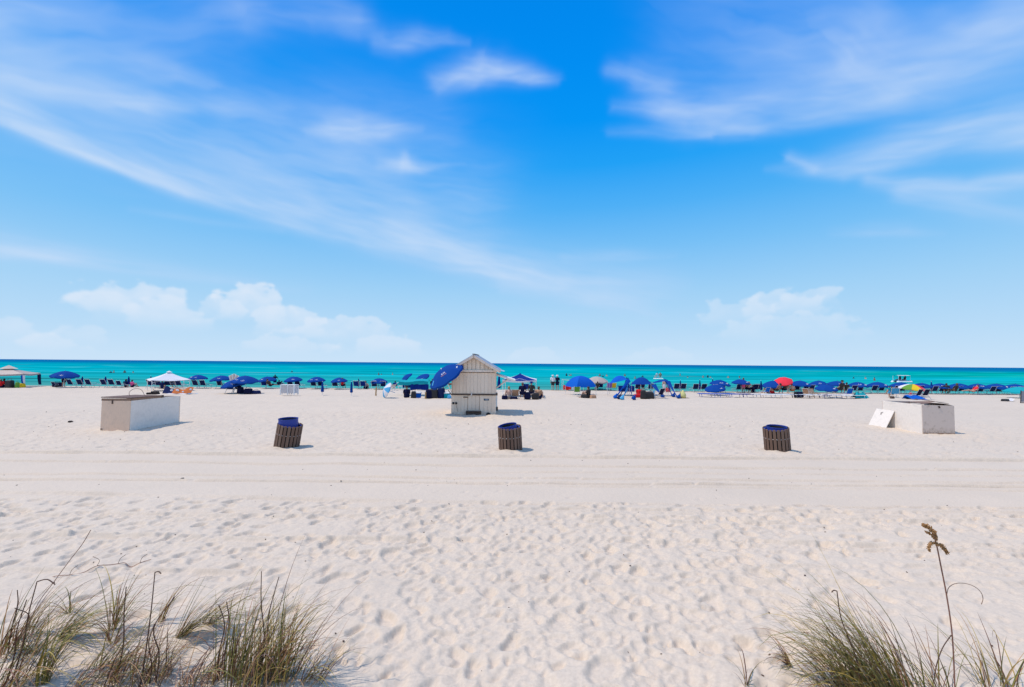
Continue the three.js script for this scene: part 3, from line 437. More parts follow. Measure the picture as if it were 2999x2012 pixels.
{
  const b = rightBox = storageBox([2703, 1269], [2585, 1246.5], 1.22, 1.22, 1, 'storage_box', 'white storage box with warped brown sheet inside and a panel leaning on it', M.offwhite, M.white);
  const { t, len, s, width: w, height: h } = b;
  part('warped_sheet', sheet((u, v) => [s * (0.04 + (w - 0.06) * u), h + 0.02 + 0.05 * Math.sin(u * 2.6 + 0.4) * (1 - v * 0.4) + 0.035 * Math.sin(v * 5 + u * 3) - 0.03 * u, -0.04 - (len * 0.62) * v], 16, 16), M.plyDark, t, 'warped brown plywood sheet lying on the box');
  part('warped_sheet', sheet((u, v) => [s * (0.3 + (w - 0.3) * u), h + 0.075 + 0.05 * Math.sin(u * 3) * (1 - v) + 0.02 * u, -0.1 - (len * 0.4) * v - 0.2 * u], 12, 12), M.ply, t, 'second warped sheet on top of the first');
  part('stick', tube([V(s * w * 0.35, h + 0.2, -0.9), V(s * w * 0.6, h + 0.14, -0.45), V(s * w * 0.9, h + 0.06, -0.1)], 0.012, 10, 5), M.darkwood, t);
  part('hasp', rbox(0.07, 0.09, 0.02, 0.01, s * w * 0.53, h - 0.07, 0.012, 0, 0, 0.4), M.darkwood, t);
  part('sand_stop', rbox(w - 0.02, 0.03, 0.02, 0.005, s * w / 2, 0.06, 0.014), M.ply, t);
  // panel leaning on the box
  const [ax, az] = at(2560, 1243.5), [bx, bz] = at(2613.5, 1253.5);
  const A = V(ax, -0.03, -az), B = V(bx, -0.03, -bz), along = B.clone().sub(A), wd = along.length(); along.normalize();
  const face = V(0, 0, 1).applyAxisAngle(V(0, 1, 0), t.rotation.y); const sideN = V(-1, 0, 0).applyAxisAngle(V(0, 1, 0), t.rotation.y);
  const foot = A.clone().lerp(B, 0.5), gap = 0.40; foot.addScaledVector(sideN, gap - foot.clone().sub(t.position).dot(sideN));    // its foot stands off the box side
  const hgt = 0.88, lean = Math.asin(clamp((gap - 0.02) / hgt, 0.1, 0.85));
  const up = V(0, Math.cos(lean), 0).addScaledVector(sideN, -Math.sin(lean)), X = face.clone(), nrm = new THREE.Vector3().crossVectors(X, up).normalize();
  const pn = thing('loose_panel', 'square white panel with dark plates as grip hole shade leaning on storage box', 'panel', 0, 0, 0);
  const m = new THREE.Matrix4().makeBasis(X, up, nrm).setPosition(foot);
  pn.matrix.copy(m); pn.matrix.decompose(pn.position, pn.quaternion, pn.scale);
  part('board', rbox(Math.max(0.95, wd), hgt, 0.025, 0.006, 0, hgt / 2, 0), M.white, pn);
  part('hole_shade', [rbox(0.045, 0.13, 0.006, 0.002, -0.12, hgt * 0.76, -0.0148, 0, 0, 0.35), rbox(0.045, 0.13, 0.006, 0.002, -0.12, hgt * 0.76, 0.0148, 0, 0, 0.35), rbox(0.03, 0.07, 0.006, 0.002, -0.05, hgt * 0.82, -0.0148, 0, 0, 0.35), rbox(0.03, 0.07, 0.006, 0.002, -0.05, hgt * 0.82, 0.0148, 0, 0, 0.35)], M.dark, pn);  // dark plates on both faces stand in for the shaded opening
}

// ---------------------------------------------------------------- people (small in the photograph): one smooth body each, clothes and hair on it
function surface(field, lo, hi, cell) {                  // surface nets over a distance field
  const n = [0, 1, 2].map(k => Math.ceil((hi[k] - lo[k]) / cell) + 1), v = new Float32Array(n[0] * n[1] * n[2]), id = new Int32Array(v.length).fill(-1), P = [], I = [];
  const at3 = (i, j, k) => (k * n[1] + j) * n[0] + i;
  for (let k = 0; k < n[2]; k++) for (let j = 0; j < n[1]; j++) for (let i = 0; i < n[0]; i++) v[at3(i, j, k)] = field(lo[0] + i * cell, lo[1] + j * cell, lo[2] + k * cell);
  const E = [[0, 1], [0, 2], [0, 4], [1, 3], [1, 5], [2, 3], [2, 6], [3, 7], [4, 5], [4, 6], [5, 7], [6, 7]];
  for (let k = 0; k + 1 < n[2]; k++) for (let j = 0; j + 1 < n[1]; j++) for (let i = 0; i + 1 < n[0]; i++) {
    const c = []; let m = 0; for (let b = 0; b < 8; b++) { c.push(v[at3(i + (b & 1), j + (b >> 1 & 1), k + (b >> 2))]); if (c[b] < 0) m++; }
    if (!m || m === 8) continue;
    let s = [0, 0, 0], q = 0; for (const [a, b] of E) if ((c[a] < 0) !== (c[b] < 0)) { const t = c[a] / (c[a] - c[b]); s[0] += lerp(a & 1, b & 1, t); s[1] += lerp(a >> 1 & 1, b >> 1 & 1, t); s[2] += lerp(a >> 2, b >> 2, t); q++; }
    id[at3(i, j, k)] = P.length / 3; P.push(lo[0] + (i + s[0] / q) * cell, lo[1] + (j + s[1] / q) * cell, lo[2] + (k + s[2] / q) * cell);
  }
  const quad = (a, b, c, d, f) => { if (a < 0 || b < 0 || c < 0 || d < 0) return; f ? I.push(a, b, c, a, c, d) : I.push(a, c, b, a, d, c); };
  for (let k = 1; k + 1 < n[2]; k++) for (let j = 1; j + 1 < n[1]; j++) for (let i = 1; i + 1 < n[0]; i++) {
    const o = v[at3(i, j, k)] < 0;
    if (o !== v[at3(i + 1, j, k)] < 0) quad(id[at3(i, j - 1, k - 1)], id[at3(i, j, k - 1)], id[at3(i, j, k)], id[at3(i, j - 1, k)], o);
    if (o !== v[at3(i, j + 1, k)] < 0) quad(id[at3(i - 1, j, k - 1)], id[at3(i - 1, j, k)], id[at3(i, j, k)], id[at3(i, j, k - 1)], o);
    if (o !== v[at3(i, j, k + 1)] < 0) quad(id[at3(i - 1, j - 1, k)], id[at3(i, j - 1, k)], id[at3(i, j, k)], id[at3(i - 1, j, k)], o);
  }
  const g = new THREE.BufferGeometry(); g.setAttribute('position', new THREE.Float32BufferAttribute(P, 3)); g.setIndex(I); g.computeVertexNormals(); return g;
}
const capsule = (x, y, z, a, b, ra, rb) => { const dx = b[0] - a[0], dy = b[1] - a[1], dz = b[2] - a[2], t = clamp(((x - a[0]) * dx + (y - a[1]) * dy + (z - a[2]) * dz) / (dx * dx + dy * dy + dz * dz + 1e-9)); return Math.hypot(x - a[0] - dx * t, y - a[1] - dy * t, z - a[2] - dz * t) - lerp(ra, rb, t); };
const smin = (a, b, k) => { const h = clamp(0.5 + 0.5 * (b - a) / k); return lerp(b, a, h) - k * h * (1 - h); };
// joints of a pose, facing -z (out to sea)
const POSES = {
  stand: { head: [0, 1.60, -0.01], neck: [0, 1.45, 0], chest: [0, 1.30, 0], pelvis: [0, 0.95, 0], sh: [0.18, 1.39, 0], el: [0.25, 1.12, 0.01], wr: [0.25, 0.87, -0.06], hip: [0.09, 0.9, 0], kn: [0.10, 0.5, -0.01], an: [0.10, 0.08, 0.01] },
  wade: { head: [0.01, 1.60, -0.03], neck: [0, 1.45, 0], chest: [0, 1.30, 0], pelvis: [0, 0.95, 0], sh: [0.18, 1.39, 0], el: [0.34, 1.18, -0.02], wr: [0.42, 1.02, -0.16], hip: [0.09, 0.9, 0], kn: [0.11, 0.5, -0.04], an: [0.12, 0.08, 0.03] },
  chair: { head: [0, 1.12, 0.16], neck: [0, 0.97, 0.15], chest: [0, 0.82, 0.13], pelvis: [0, 0.46, 0], sh: [0.18, 0.91, 0.14], el: [0.27, 0.66, 0.08], wr: [0.2, 0.55, -0.14], hip: [0.10, 0.45, -0.04], kn: [0.13, 0.52, -0.46], an: [0.12, 0.13, -0.62] },
  recline: { head: [0, 0.98, 0.34], neck: [0, 0.85, 0.28], chest: [0, 0.72, 0.2], pelvis: [0, 0.44, -0.02], sh: [0.18, 0.79, 0.24], el: [0.27, 0.57, 0.14], wr: [0.2, 0.5, -0.08], hip: [0.1, 0.43, -0.06], kn: [0.13, 0.5, -0.46], an: [0.1, 0.42, -0.86] },
  ground: { head: [0, 0.78, 0.02], neck: [0, 0.64, 0.04], chest: [0, 0.5, 0.06], pelvis: [0, 0.15, 0.04], sh: [0.18, 0.58, 0.05], el: [0.24, 0.34, -0.04], wr: [0.14, 0.36, -0.28], hip: [0.1, 0.13, 0], kn: [0.16, 0.46, -0.32], an: [0.13, 0.07, -0.56] },
};
const bodies = {};
function bodyOf(kind) {
  if (bodies[kind]) return bodies[kind];
  const p = POSES[kind], m = (a) => [-a[0], a[1], a[2]], foot = (a) => [a[0] + 0.02, Math.max(0.035, a[1] - 0.05), a[2] - 0.15], tip = (a, b) => [b[0] + (b[0] - a[0]) * 0.3, b[1] + (b[1] - a[1]) * 0.3, b[2] + (b[2] - a[2]) * 0.3], mid = (a, b, t) => a.map((x, i) => lerp(x, b[i], t));
  const torso = [[p.pelvis, p.chest, 0.135, 0.135], [p.chest, p.neck, 0.13, 0.07], [p.sh, m(p.sh), 0.07, 0.07], [p.hip, m(p.hip), 0.115, 0.115]];
  const limbs = [], thighs = [], sleeves = [];
  for (const f of [(a) => a, m]) { limbs.push([f(p.sh), f(p.el), 0.052, 0.04], [f(p.el), f(p.wr), 0.04, 0.028], [f(p.wr), f(tip(p.el, p.wr)), 0.034, 0.022], [f(p.hip), f(p.kn), 0.088, 0.058], [f(p.kn), f(p.an), 0.056, 0.038], [f(p.an), f(foot(p.an)), 0.042, 0.03]); thighs.push([f(p.hip), f(mid(p.hip, p.kn, 0.55)), 0.1, 0.086]); sleeves.push([f(p.sh), f(mid(p.sh, p.el, 0.6)), 0.066, 0.06]); }
  const neck = [[p.neck, p.head, 0.05, 0.05]];
  const join = (list, k, grow = 0) => (x, y, z) => { let d = 9; for (const [a, b, ra, rb] of list) d = smin(d, capsule(x, y, z, a, b, ra + grow, rb + grow), k); return d; };
  const hd = p.head, skull = (x, y, z, g = 0) => Math.hypot((x - hd[0]) / (0.078 + g), (y - hd[1]) / (0.115 + g), (z - hd[2]) / (0.098 + g)) * 0.09 - 0.09, nose = (x, y, z) => capsule(x, y, z, [hd[0], hd[1] + 0.01, hd[2] - 0.09], [hd[0], hd[1] - 0.02, hd[2] - 0.108], 0.012, 0.016);
  const lo = [-0.55, -0.02, -1.1], hi = [0.55, hd[1] + 0.2, 0.55], all = join([...torso, ...limbs, ...neck], 0.035);
  const slim = (f) => (x, y, z) => f(x, y, z);
  return bodies[kind] = {
    body: surface((x, y, z) => smin(smin(all(x, y, z), skull(x, y, z), 0.03), nose(x, y, z), 0.012), lo, hi, 0.028),
    shirt: surface(slim(join([torso[0], [p.chest, mid(p.chest, p.neck, 0.75), 0.132, 0.085], torso[2], ...sleeves], 0.04, 0.014)), lo, hi, 0.03),
    shorts: surface(slim(join([[p.pelvis, mid(p.pelvis, p.chest, 0.25), 0.135, 0.132], torso[3], ...thighs], 0.04, 0.016)), lo, hi, 0.03),
    hair: surface((x, y, z) => Math.max(skull(x, y + 0.0, z - 0.012, 0.016), -(y - hd[1]) * 0.8 - (z - hd[2]) * 0.8 - 0.02), [hd[0] - 0.15, hd[1] - 0.2, hd[2] - 0.2], [hd[0] + 0.15, hd[1] + 0.2, hd[2] + 0.2], 0.022),
    hat: mergeGeometries([plain(place(new THREE.CylinderGeometry(0.19, 0.21, 0.02, 18), hd[0], hd[1] + 0.05, hd[2])), plain(place(new THREE.CylinderGeometry(0.095, 0.115, 0.12, 16), hd[0], hd[1] + 0.11, hd[2]))]),
  };
}
function person(kind, x, y, Z, turn, o, label, group) {
  const t = thing('person', label, 'person', x, y, -Z, turn, group), b = bodyOf(kind), k = o.size ?? 1; t.scale.setScalar(k);
  part('body', b.body, M.skin[o.skin ?? 0], t);
  if (o.shirt) part('shirt', b.shirt, o.shirt, t); if (o.shorts) part('shorts', b.shorts, o.shorts, t);
  if (o.hat) part('hat', b.hat, o.hat, t); else part('hair', b.hair, M.hair[o.hair ?? 0], t);
  return t;
}

// ---------------------------------------------------------------- umbrellas
const canopyDrop = (r) => -0.40 * r ** 1.9;
function canopyPoint(a, r, droop = 1) { const g = Math.abs(Math.sin(a * 4)); return [Math.cos(a) * r * (1 - 0.035 * g * r), canopyDrop(r) * droop - 0.045 * g * r * r, Math.sin(a) * r * (1 - 0.035 * g * r)]; }
const GORES = 8;
function goreGeo(i, droop = 1) {
  const a0 = i / GORES * Math.PI * 2, a1 = (i + 1) / GORES * Math.PI * 2;
  return [sheet((u, v) => canopyPoint(lerp(a0, a1, u), 0.02 + 0.98 * v, droop), 6, 9), sheet((u, v) => { const p = canopyPoint(lerp(a0, a1, u), 1, droop), g = Math.abs(Math.sin(lerp(a0, a1, u) * 4)); return [p[0] * (1 + 0.012 * v), p[1] - v * (0.085 + 0.025 * g), p[2] * (1 + 0.012 * v)]; }, 6, 1)];
}
const canopyGeo = mergeGeometries([...Array(GORES).keys()].flatMap(i => goreGeo(i)).map(plain));
const goreOnly = [...Array(GORES).keys()].map(i => mergeGeometries(goreGeo(i).map(plain)));
const ribGeo = [...Array(GORES).keys()].map(i => { const a = i / GORES * Math.PI * 2, pts = []; for (let k = 0; k <= 5; k++) { const r = 0.04 + 0.94 * k / 5, p = canopyPoint(a, r); pts.push(V(p[0], p[1] - 0.02, p[2])); } return tube(pts, 0.007, 8, 4); });
const strutGeo = [...Array(GORES).keys()].map(i => { const a = i / GORES * Math.PI * 2, p = canopyPoint(a, 0.5); return rod(V(0, -0.42, 0), V(p[0], p[1] - 0.02, p[2]), 0.006, 4); });
const ribsAll = mergeGeometries([...ribGeo, ...strutGeo].map(plain));
// a scribbled pale mark sewn on a gore: short ribbons lying just above the cloth
function markGeo(a0, r0, w, h, seed, strokes = 5) {
  const q = mulberry(seed), gs = [], on = (u, v) => { const r = r0 + v * h, a = a0 + u * w / r0, p = canopyPoint(a, r); return V(p[0], p[1] + 0.012, p[2]); };
  for (let k = 0; k < strokes; k++) { const u0 = (k + 0.15) / strokes - 0.5, pts = []; const n = 4; for (let i = 0; i < n; i++) pts.push(on(u0 + q() * 0.8 / strokes, -0.5 + i / (n - 1) + (q() - 0.5) * 0.35)); gs.push(tube(pts, 0.011, 6, 4)); }
  return mergeGeometries(gs.map(plain));
}
const markA = markGeo(1.95, 0.74, 0.34, 0.13, 3), markB = markGeo(1.15, 0.78, 0.30, 0.10, 8);
function umbrella(o) {
  // o: cx, top, half (px): canopy in the photograph; foot: [px, py] on the sand; tilt in degrees (side, fore); mat, label ...
  const [fx, Z] = o.at ?? at(o.foot[0], o.foot[1]), y0 = sandAt(fx, Z, true) - 0.02;
  const [cx, cy] = rise(o.cx, o.top, Z), rad = o.rad ?? o.half / FOCAL * Math.hypot(Z, 0) * 0.985;
  const t = thing('beach_umbrella', o.label, 'umbrella', fx, y0, -Z, 0, o.group);
  const tip = V(cx - fx, cy - y0, 0), axis = new THREE.Euler((o.fore ?? 2) * Math.PI / 180, o.spin ?? 0, (o.side ?? 0) * Math.PI / 180, 'XZY');
  const q = new THREE.Quaternion().setFromEuler(axis), m = new THREE.Matrix4().compose(tip, q, V(rad, rad * (o.squash ?? 1), rad));
  const hub = V(0, -0.45 * rad, 0).applyQuaternion(q).add(tip);
  part('pole', [rod(o.foot3 ?? V(0, -0.1, 0), hub, 0.02, 8), rod(hub, tip.clone().add(V(0, 0.04, 0).applyQuaternion(q)), 0.016, 8)], o.pole ?? M.frameW, t);
  const add = (name, g, mat, par) => { const p = part(name, g, mat, par ?? t); p.applyMatrix4(m); return p; };
  let can;
  if (o.gores) { for (let i = 0; i < GORES; i++) add('canopy_panel', goreOnly[i], o.gores[i % o.gores.length]); }
  else { can = add('canopy', canopyGeo, o.mat ?? M.blue); }
  add('rib_frame', ribsAll, M.frame);
  if (o.marks !== false && can) { const mk = part('emblem', (o.flip ? markB : markA), M.logo, can); mk.userData.label = 'small white printed mark'; if (!o.flip && o.both) part('emblem', markB, M.logo, can); }
  part('finial', place(new THREE.SphereGeometry(0.03, 8, 6), tip.x, tip.y, tip.z).translate(...V(0, 0.05, 0).applyQuaternion(q).toArray()), o.mat ?? M.blue, t);
  return t;
}
const closedGeo = new THREE.LatheGeometry([[0.012, 0], [0.075, 0.02], [0.095, 0.12], [0.085, 0.5], [0.062, 0.95], [0.03, 1.25], [0.012, 1.34]].map(([r, y]) => new THREE.Vector2(r, y)), 14);
{ const p = closedGeo.attributes.position; for (let i = 0; i < p.count; i++) { const a = Math.atan2(p.getZ(i), p.getX(i)), k = 1 + 0.22 * Math.sin(a * 6 + p.getY(i) * 2); p.setX(i, p.getX(i) * k); p.setZ(i, p.getZ(i) * k); } closedGeo.computeVertexNormals(); }
function closedUmbrella(px, top, base, label, mat = M.blueDark, fat = 1.0) {
  const [x, Z] = at(px, base), y0 = sandAt(x, Z, true), h = rise(px, top, Z)[1] - y0, t = thing('closed_umbrella', label, 'umbrella', x, y0, -Z, R(0, 3), 'furled umbrellas');
  part('pole', rod(V(0, -0.1, 0), V(0, h + 0.03, 0), 0.02, 8), M.frameW, t);
  const c = part('furled_canopy', closedGeo, mat, t); const len = Math.min(h - 0.28, 1.5); c.scale.set(fat, len / 1.34, fat); c.position.y = h - len; t.rotation.z = R(-0.02, 0.02);
  part('tie', place(new THREE.TorusGeometry(0.085 * fat, 0.012, 6, 14), 0, h - len * 0.62, 0, Math.PI / 2), mat, t);
}
// ---------------------------------------------------------------- lounge chairs: sling back and seat on a tube frame, backs to the camera
function sling(w, pts) { return sheet((u, v) => { const s = v * (pts.length - 1), i = Math.min(pts.length - 2, Math.floor(s)), f = s - i; return [w * (u - 0.5), lerp(pts[i][0], pts[i + 1][0], f) - 0.02 * Math.sin(Math.PI * u), lerp(pts[i][1], pts[i + 1][1], f)]; }, 4, (pts.length - 1) * 4); }
const LOUNGE = (() => {
  const back = sling(0.54, [[0.36, 0.02], [0.52, 0.09], [0.70, 0.19], [0.90, 0.30]]), seat = sling(0.54, [[0.355, 0.0], [0.335, -0.4], [0.34, -0.8], [0.33, -1.12]]), pillow = rbox(0.44, 0.15, 0.07, 0.03, 0, 0.835, 0.235, 0.5);
  const side = (s) => [rod(V(s * 0.29, 0.36, 0.02), V(s * 0.29, 0.92, 0.31), 0.016), rod(V(s * 0.29, 0.345, 0.02), V(s * 0.29, 0.325, -1.15), 0.016), rod(V(s * 0.3, 0.56, 0.08), V(s * 0.3, 0.54, -0.42), 0.016), rod(V(s * 0.3, 0.54, -0.42), V(s * 0.3, 0.33, -0.52), 0.014)];
  const frame = mergeGeometries([...side(-1), ...side(1), rod(V(-0.29, 0.92, 0.31), V(0.29, 0.92, 0.31), 0.016), rod(V(-0.29, 0.325, -1.15), V(0.29, 0.325, -1.15), 0.016)].map(plain));
  const legB = rod(V(0, 0.36, 0.05), V(0, 0, 0.3), 0.016), legF = rod(V(0, 0.34, -0.75), V(0, 0, -0.9), 0.016), bar = rod(V(-0.29, 0.02, 0.29), V(0.29, 0.02, 0.29), 0.014);
  const upright = sling(0.54, [[0.36, 0.02], [0.52, 0.05], [0.72, 0.11], [0.95, 0.2]]);
  return { back, seat, pillow, frame, legB, legF, bar, upright };
})();
function lounger(px, base, label, o = {}) {
  const [x, Z] = at(px, base), y = sandAt(x, Z, true), t = thing('lounge_chair', label, 'chair', x, y, -Z - 0.3, o.turn ?? R(-0.06, 0.06), o.group ?? 'lounge chairs on the beach'), k = o.size ?? 1;
  t.scale.setScalar(k);
  part('backrest', LOUNGE.back, o.mat ?? M.navy2, t); part('seat', LOUNGE.seat, o.mat ?? M.navy2, t); part('frame', LOUNGE.frame, o.frame ?? M.frame, t);
  for (const s of [-0.29, 0.29]) { part('leg', LOUNGE.legB, o.frame ?? M.frame, t).position.x = s; part('leg', LOUNGE.legF, o.frame ?? M.frame, t).position.x = s; }
  if (o.pillow) part('head_pillow', LOUNGE.pillow, o.pillow, t);
  return t;
}

// ---------------------------------------------------------------- umbrellas along the beach
const ROW = 'blue umbrellas in the row along the water';
for (const o of [
  { cx: 191, top: 1087, half: 34, foot: [184, 1135], side: -7, fore: 6, flip: true, label: 'tilted blue umbrella standing alone beside the tan gazebo' },
  { cx: 580, top: 1098, half: 26, foot: [578, 1137], label: 'blue umbrella right behind the corner of the white canopy', both: true },
  { cx: 647, top: 1100, half: 31, foot: [648, 1138], side: 5, label: 'blue umbrella between white canopy and the pale oval float', flip: true },
  { cx: 682, top: 1113, half: 37, foot: [684, 1152], side: 8, fore: 8, flip: true, label: 'lower blue umbrella of the overlapping pair nearer the white canopy' },
  { cx: 718, top: 1101, half: 37, foot: [726, 1153], side: -4, fore: 8, both: true, label: 'higher blue umbrella of the overlapping pair before the water' },
  { cx: 782, top: 1103, half: 28, foot: [779, 1138], side: 4, fore: 4, label: 'blue umbrella beside the slatted white crates, under the wading person' },
  { cx: 858, top: 1103, half: 28, foot: [857, 1138], side: 4, fore: 4, label: 'blue umbrella right above the slatted white crates', flip: true },
  { cx: 926, top: 1104, half: 28, foot: [925, 1139], side: 3, fore: 3, both: true, label: 'blue umbrella behind the furled umbrella nearest the crates' },
  { cx: 993, top: 1106, half: 26, foot: [992, 1140], side: 2, fore: 3, flip: true, label: 'blue umbrella over the seated person in red' },
  { cx: 1110, top: 1108, half: 27, foot: [1108, 1140], side: 0, fore: 4, label: 'blue umbrella behind the tan post and pale blue folded umbrella' },
  { cx: 2110, top: 1113, half: 31, foot: [2110, 1150], side: -4, fore: 4, both: true, label: 'upper blue umbrella of the crossed pair after the furled umbrellas' },
  { cx: 2093, top: 1127, half: 31, foot: [2100, 1158], side: 10, fore: 10, flip: true, label: 'low blue umbrella in front of its pair, above the row of loungers' },
  { cx: 2170, top: 1111, half: 27, foot: [2172, 1150], side: -1, fore: 3, flip: true, label: 'blue umbrella above two bathers and an upright pink person' },
  { cx: 2262, top: 1116, half: 30, foot: [2270, 1153], side: 10, fore: 8, marks: false, label: 'blue umbrella half hidden by the red umbrella' },
  { cx: 2344, top: 1115, half: 30, foot: [2345, 1151], side: 0, fore: 4, flip: true, label: 'first blue umbrella past the red umbrella' },
  { cx: 2398, top: 1115, half: 26, foot: [2390, 1151], side: 3, fore: 4, label: 'second blue umbrella past the red umbrella' },
  { cx: 2453, top: 1116, half: 30, foot: [2452, 1151], side: -2, fore: 4, both: true, label: 'third blue umbrella past the red umbrella, over dark sitters' },
  { cx: 2421, top: 1127, half: 31, foot: [2424, 1163], side: 2, fore: 8, flip: true, label: 'low blue umbrella in front of the others past the red one' },
  { cx: 2513, top: 1119, half: 28, foot: [2514, 1152], both: true, label: 'fourth blue umbrella past the red umbrella' },
  { cx: 2571, top: 1119, half: 29, foot: [2572, 1152], flip: true, label: 'fifth blue umbrella past the red umbrella' },
  { cx: 2640, top: 1120, half: 31, foot: [2640, 1153], label: 'blue umbrella partly behind the rainbow umbrella, hut side', marks: false },
  { cx: 2700, top: 1122, half: 27, foot: [2695, 1153], label: 'blue umbrella partly behind the rainbow umbrella, far side from hut', marks: false },
  { cx: 2755, top: 1123, half: 27, foot: [2755, 1154], label: 'first blue umbrella past the rainbow umbrella' },
  { cx: 2809, top: 1123, half: 29, foot: [2808, 1154], marks: false, label: 'second blue umbrella past the rainbow umbrella' },
  { cx: 2864, top: 1124, half: 27, foot: [2863, 1155], label: 'third blue umbrella past the rainbow umbrella' },
  { cx: 2919, top: 1124, half: 30, foot: [2920, 1155], flip: true, label: 'fourth blue umbrella past the rainbow umbrella' },
  { cx: 2974, top: 1125, half: 28, foot: [2974, 1155], marks: false, label: 'last blue umbrella before the frame edge, behind the teal one' },
]) umbrella({ group: ROW, ...o, spin: R(-0.15, 0.15), half: o.half * 0.93, top: o.top });
umbrella({ cx: 1184, top: 1101, half: 22, foot: [1200, 1140], side: 40, fore: 16, marks: false, label: 'small blue umbrella tipped almost on edge above the teal shelter' });
umbrella({ cx: 1228, top: 1101, half: 27, foot: [1252, 1142], side: 28, fore: 20, flip: true, label: 'tilted blue umbrella between the teal shelter and big umbrella' });
umbrella({ cx: 2294, top: 1108, half: 24, foot: [2292, 1154], side: 16, fore: 22, mat: M.redRose, marks: false, label: 'tilted red umbrella standing in the blue row' });
umbrella({ cx: 1748, top: 1103, half: 33, foot: [1744, 1143], mat: M.taupe, marks: false, fore: 4, label: 'grey taupe umbrella between blue dome tent and sail shades' });
umbrella({ cx: 1692, top: 1106, half: 19, foot: [1692, 1143], mat: M.beige, marks: false, fore: 3, label: 'beige umbrella peeping up behind the blue dome tent' });
umbrella({ cx: 2673, top: 1125, half: 31, foot: [2671, 1161], side: -4, fore: 6, gores: [M.canvasW, M.redRose, M.yellow, M.green, M.canvasW, M.blueDark, M.canvasW, M.blueDark], label: 'rainbow striped umbrella on a thin pole in front of blue row' });
umbrella({ cx: 2988, top: 1133, half: 34, foot: [2985, 1166], mat: M.teal, marks: false, fore: 4, label: 'teal umbrella at the frame edge' });
// pale blue umbrella lying open on the sand
{
  const [x, Z] = at(1127, 1166), t = thing('beach_umbrella', 'pale blue and white umbrella lying on its side on the sand', 'umbrella', x, 0, -Z);
  const q = new THREE.Quaternion().setFromEuler(new THREE.Euler(0.35, 0.4, 1.05)), m = new THREE.Matrix4().compose(V(-0.1, 0.72, 0), q, V(0.62, 0.62, 0.62));
  for (let i = 0; i < GORES; i++) part('canopy_panel', goreOnly[i], i % 2 ? M.lightblue : M.canvasW, t).applyMatrix4(m);
  part('pole', rod(V(0, 0, 0), V(0, -1.5, 0), 0.03, 8).applyMatrix4(m), M.lightblue, t); part('rib_frame', ribsAll, M.frame, t).applyMatrix4(m);
}
// the big umbrella on the hut wall: lettered panels
{
  const [hx, hz] = HUT, Z = hz - 0.42, [cx, cy] = rise(1293, 1088, Z);
  const n = V(-0.52, 0.77, 0.36).normalize(), t = thing('beach_umbrella', 'big tilted blue umbrella with white lettering fixed to the hut wall', 'umbrella', 0, 0, 0);
  const rad = 1.03, C = V(cx, cy + 0.12, -Z), q = new THREE.Quaternion().setFromUnitVectors(V(0, 1, 0), n).multiply(new THREE.Quaternion().setFromAxisAngle(V(0, 1, 0), 0.25)), m = new THREE.Matrix4().compose(C, q, V(rad, rad, rad));
  t.position.set(hx - 1.25, 0, -hz - 0.6);
  m.premultiply(new THREE.Matrix4().makeTranslation(-t.position.x, -t.position.y, -t.position.z));
  const can = part('canopy', canopyGeo, M.blue, t); can.applyMatrix4(m);
  part('rib_frame', ribsAll, M.frame, t).applyMatrix4(m);
  const tip = V(0, 0.03, 0).applyMatrix4(m), foot = V(0.09, 0.96, 0.2);
  part('pole', rod(foot, tip, 0.022, 8), M.frameW, t);
  part('vent_tip', place(new THREE.SphereGeometry(0.035, 8, 6), tip.x, tip.y, tip.z), M.logo, t);
  part('bracket', [rod(V(0.07, 0.95, 0.3), V(-0.16, 1.28, 0.3), 0.022, 6), rod(V(0.07, 0.95, 0.12), V(-0.1, 1.1, 0.2), 0.018, 6)], M.darkwood, t);
  // lettering block: rows of small raised characters on the panel that faces the beach
  const on = (a, r, u, v) => { const aa = a + u / r, rr = r + v, p = canopyPoint(aa, rr); return V(p[0], p[1] + 0.012, p[2]); };
  const glyph = (a, r, u0, v0, w, h, seed) => { const s = mulberry(seed), gs = []; for (let k = 0; k < 3; k++) { const P = []; for (let i = 0; i < 3; i++) P.push(on(a, r, u0 + w * (s() - 0.5), v0 + h * (s() - 0.5))); gs.push(tube(P, 0.009, 5, 4)); } return gs; };
  const word = (a, r, n, w, h, v, seed) => { const gs = []; for (let i = 0; i < n; i++) gs.push(...glyph(a, r, (i - (n - 1) / 2) * w, v, w * 0.85, h, seed + i)); return mergeGeometries(gs.map(plain)); };
  // the panel angle that faces the viewer
  const toEye = V(0.15, -0.25, 1).applyQuaternion(q.clone().invert()), face = Math.atan2(toEye.z, toEye.x);
  part('lettering', word(face + 0.0, 0.52, 4, 0.07, 0.10, -0.05, 100), M.logo, can, 'white printed letters, unreadable at this size');
  part('lettering', word(face + 0.0, 0.52, 5, 0.055, 0.05, 0.06, 140), std(0.7, 0.35, 0.36, 0.7), can, 'small pinkish printed line under the white letters');
  part('lettering', word(face - 1.25, 0.80, 3, 0.075, 0.09, 0, 160), M.logo, can, 'white script mark near the rim');
  part('patch', sheet((u, v) => { const p = on(face + 1.15, 0.80, 0.10 * (u - 0.5), 0.22 * (v - 0.5)); return [p.x, p.y, p.z]; }, 4, 4), M.lightblue, can, 'pale blue printed patch at the lower rim');
}
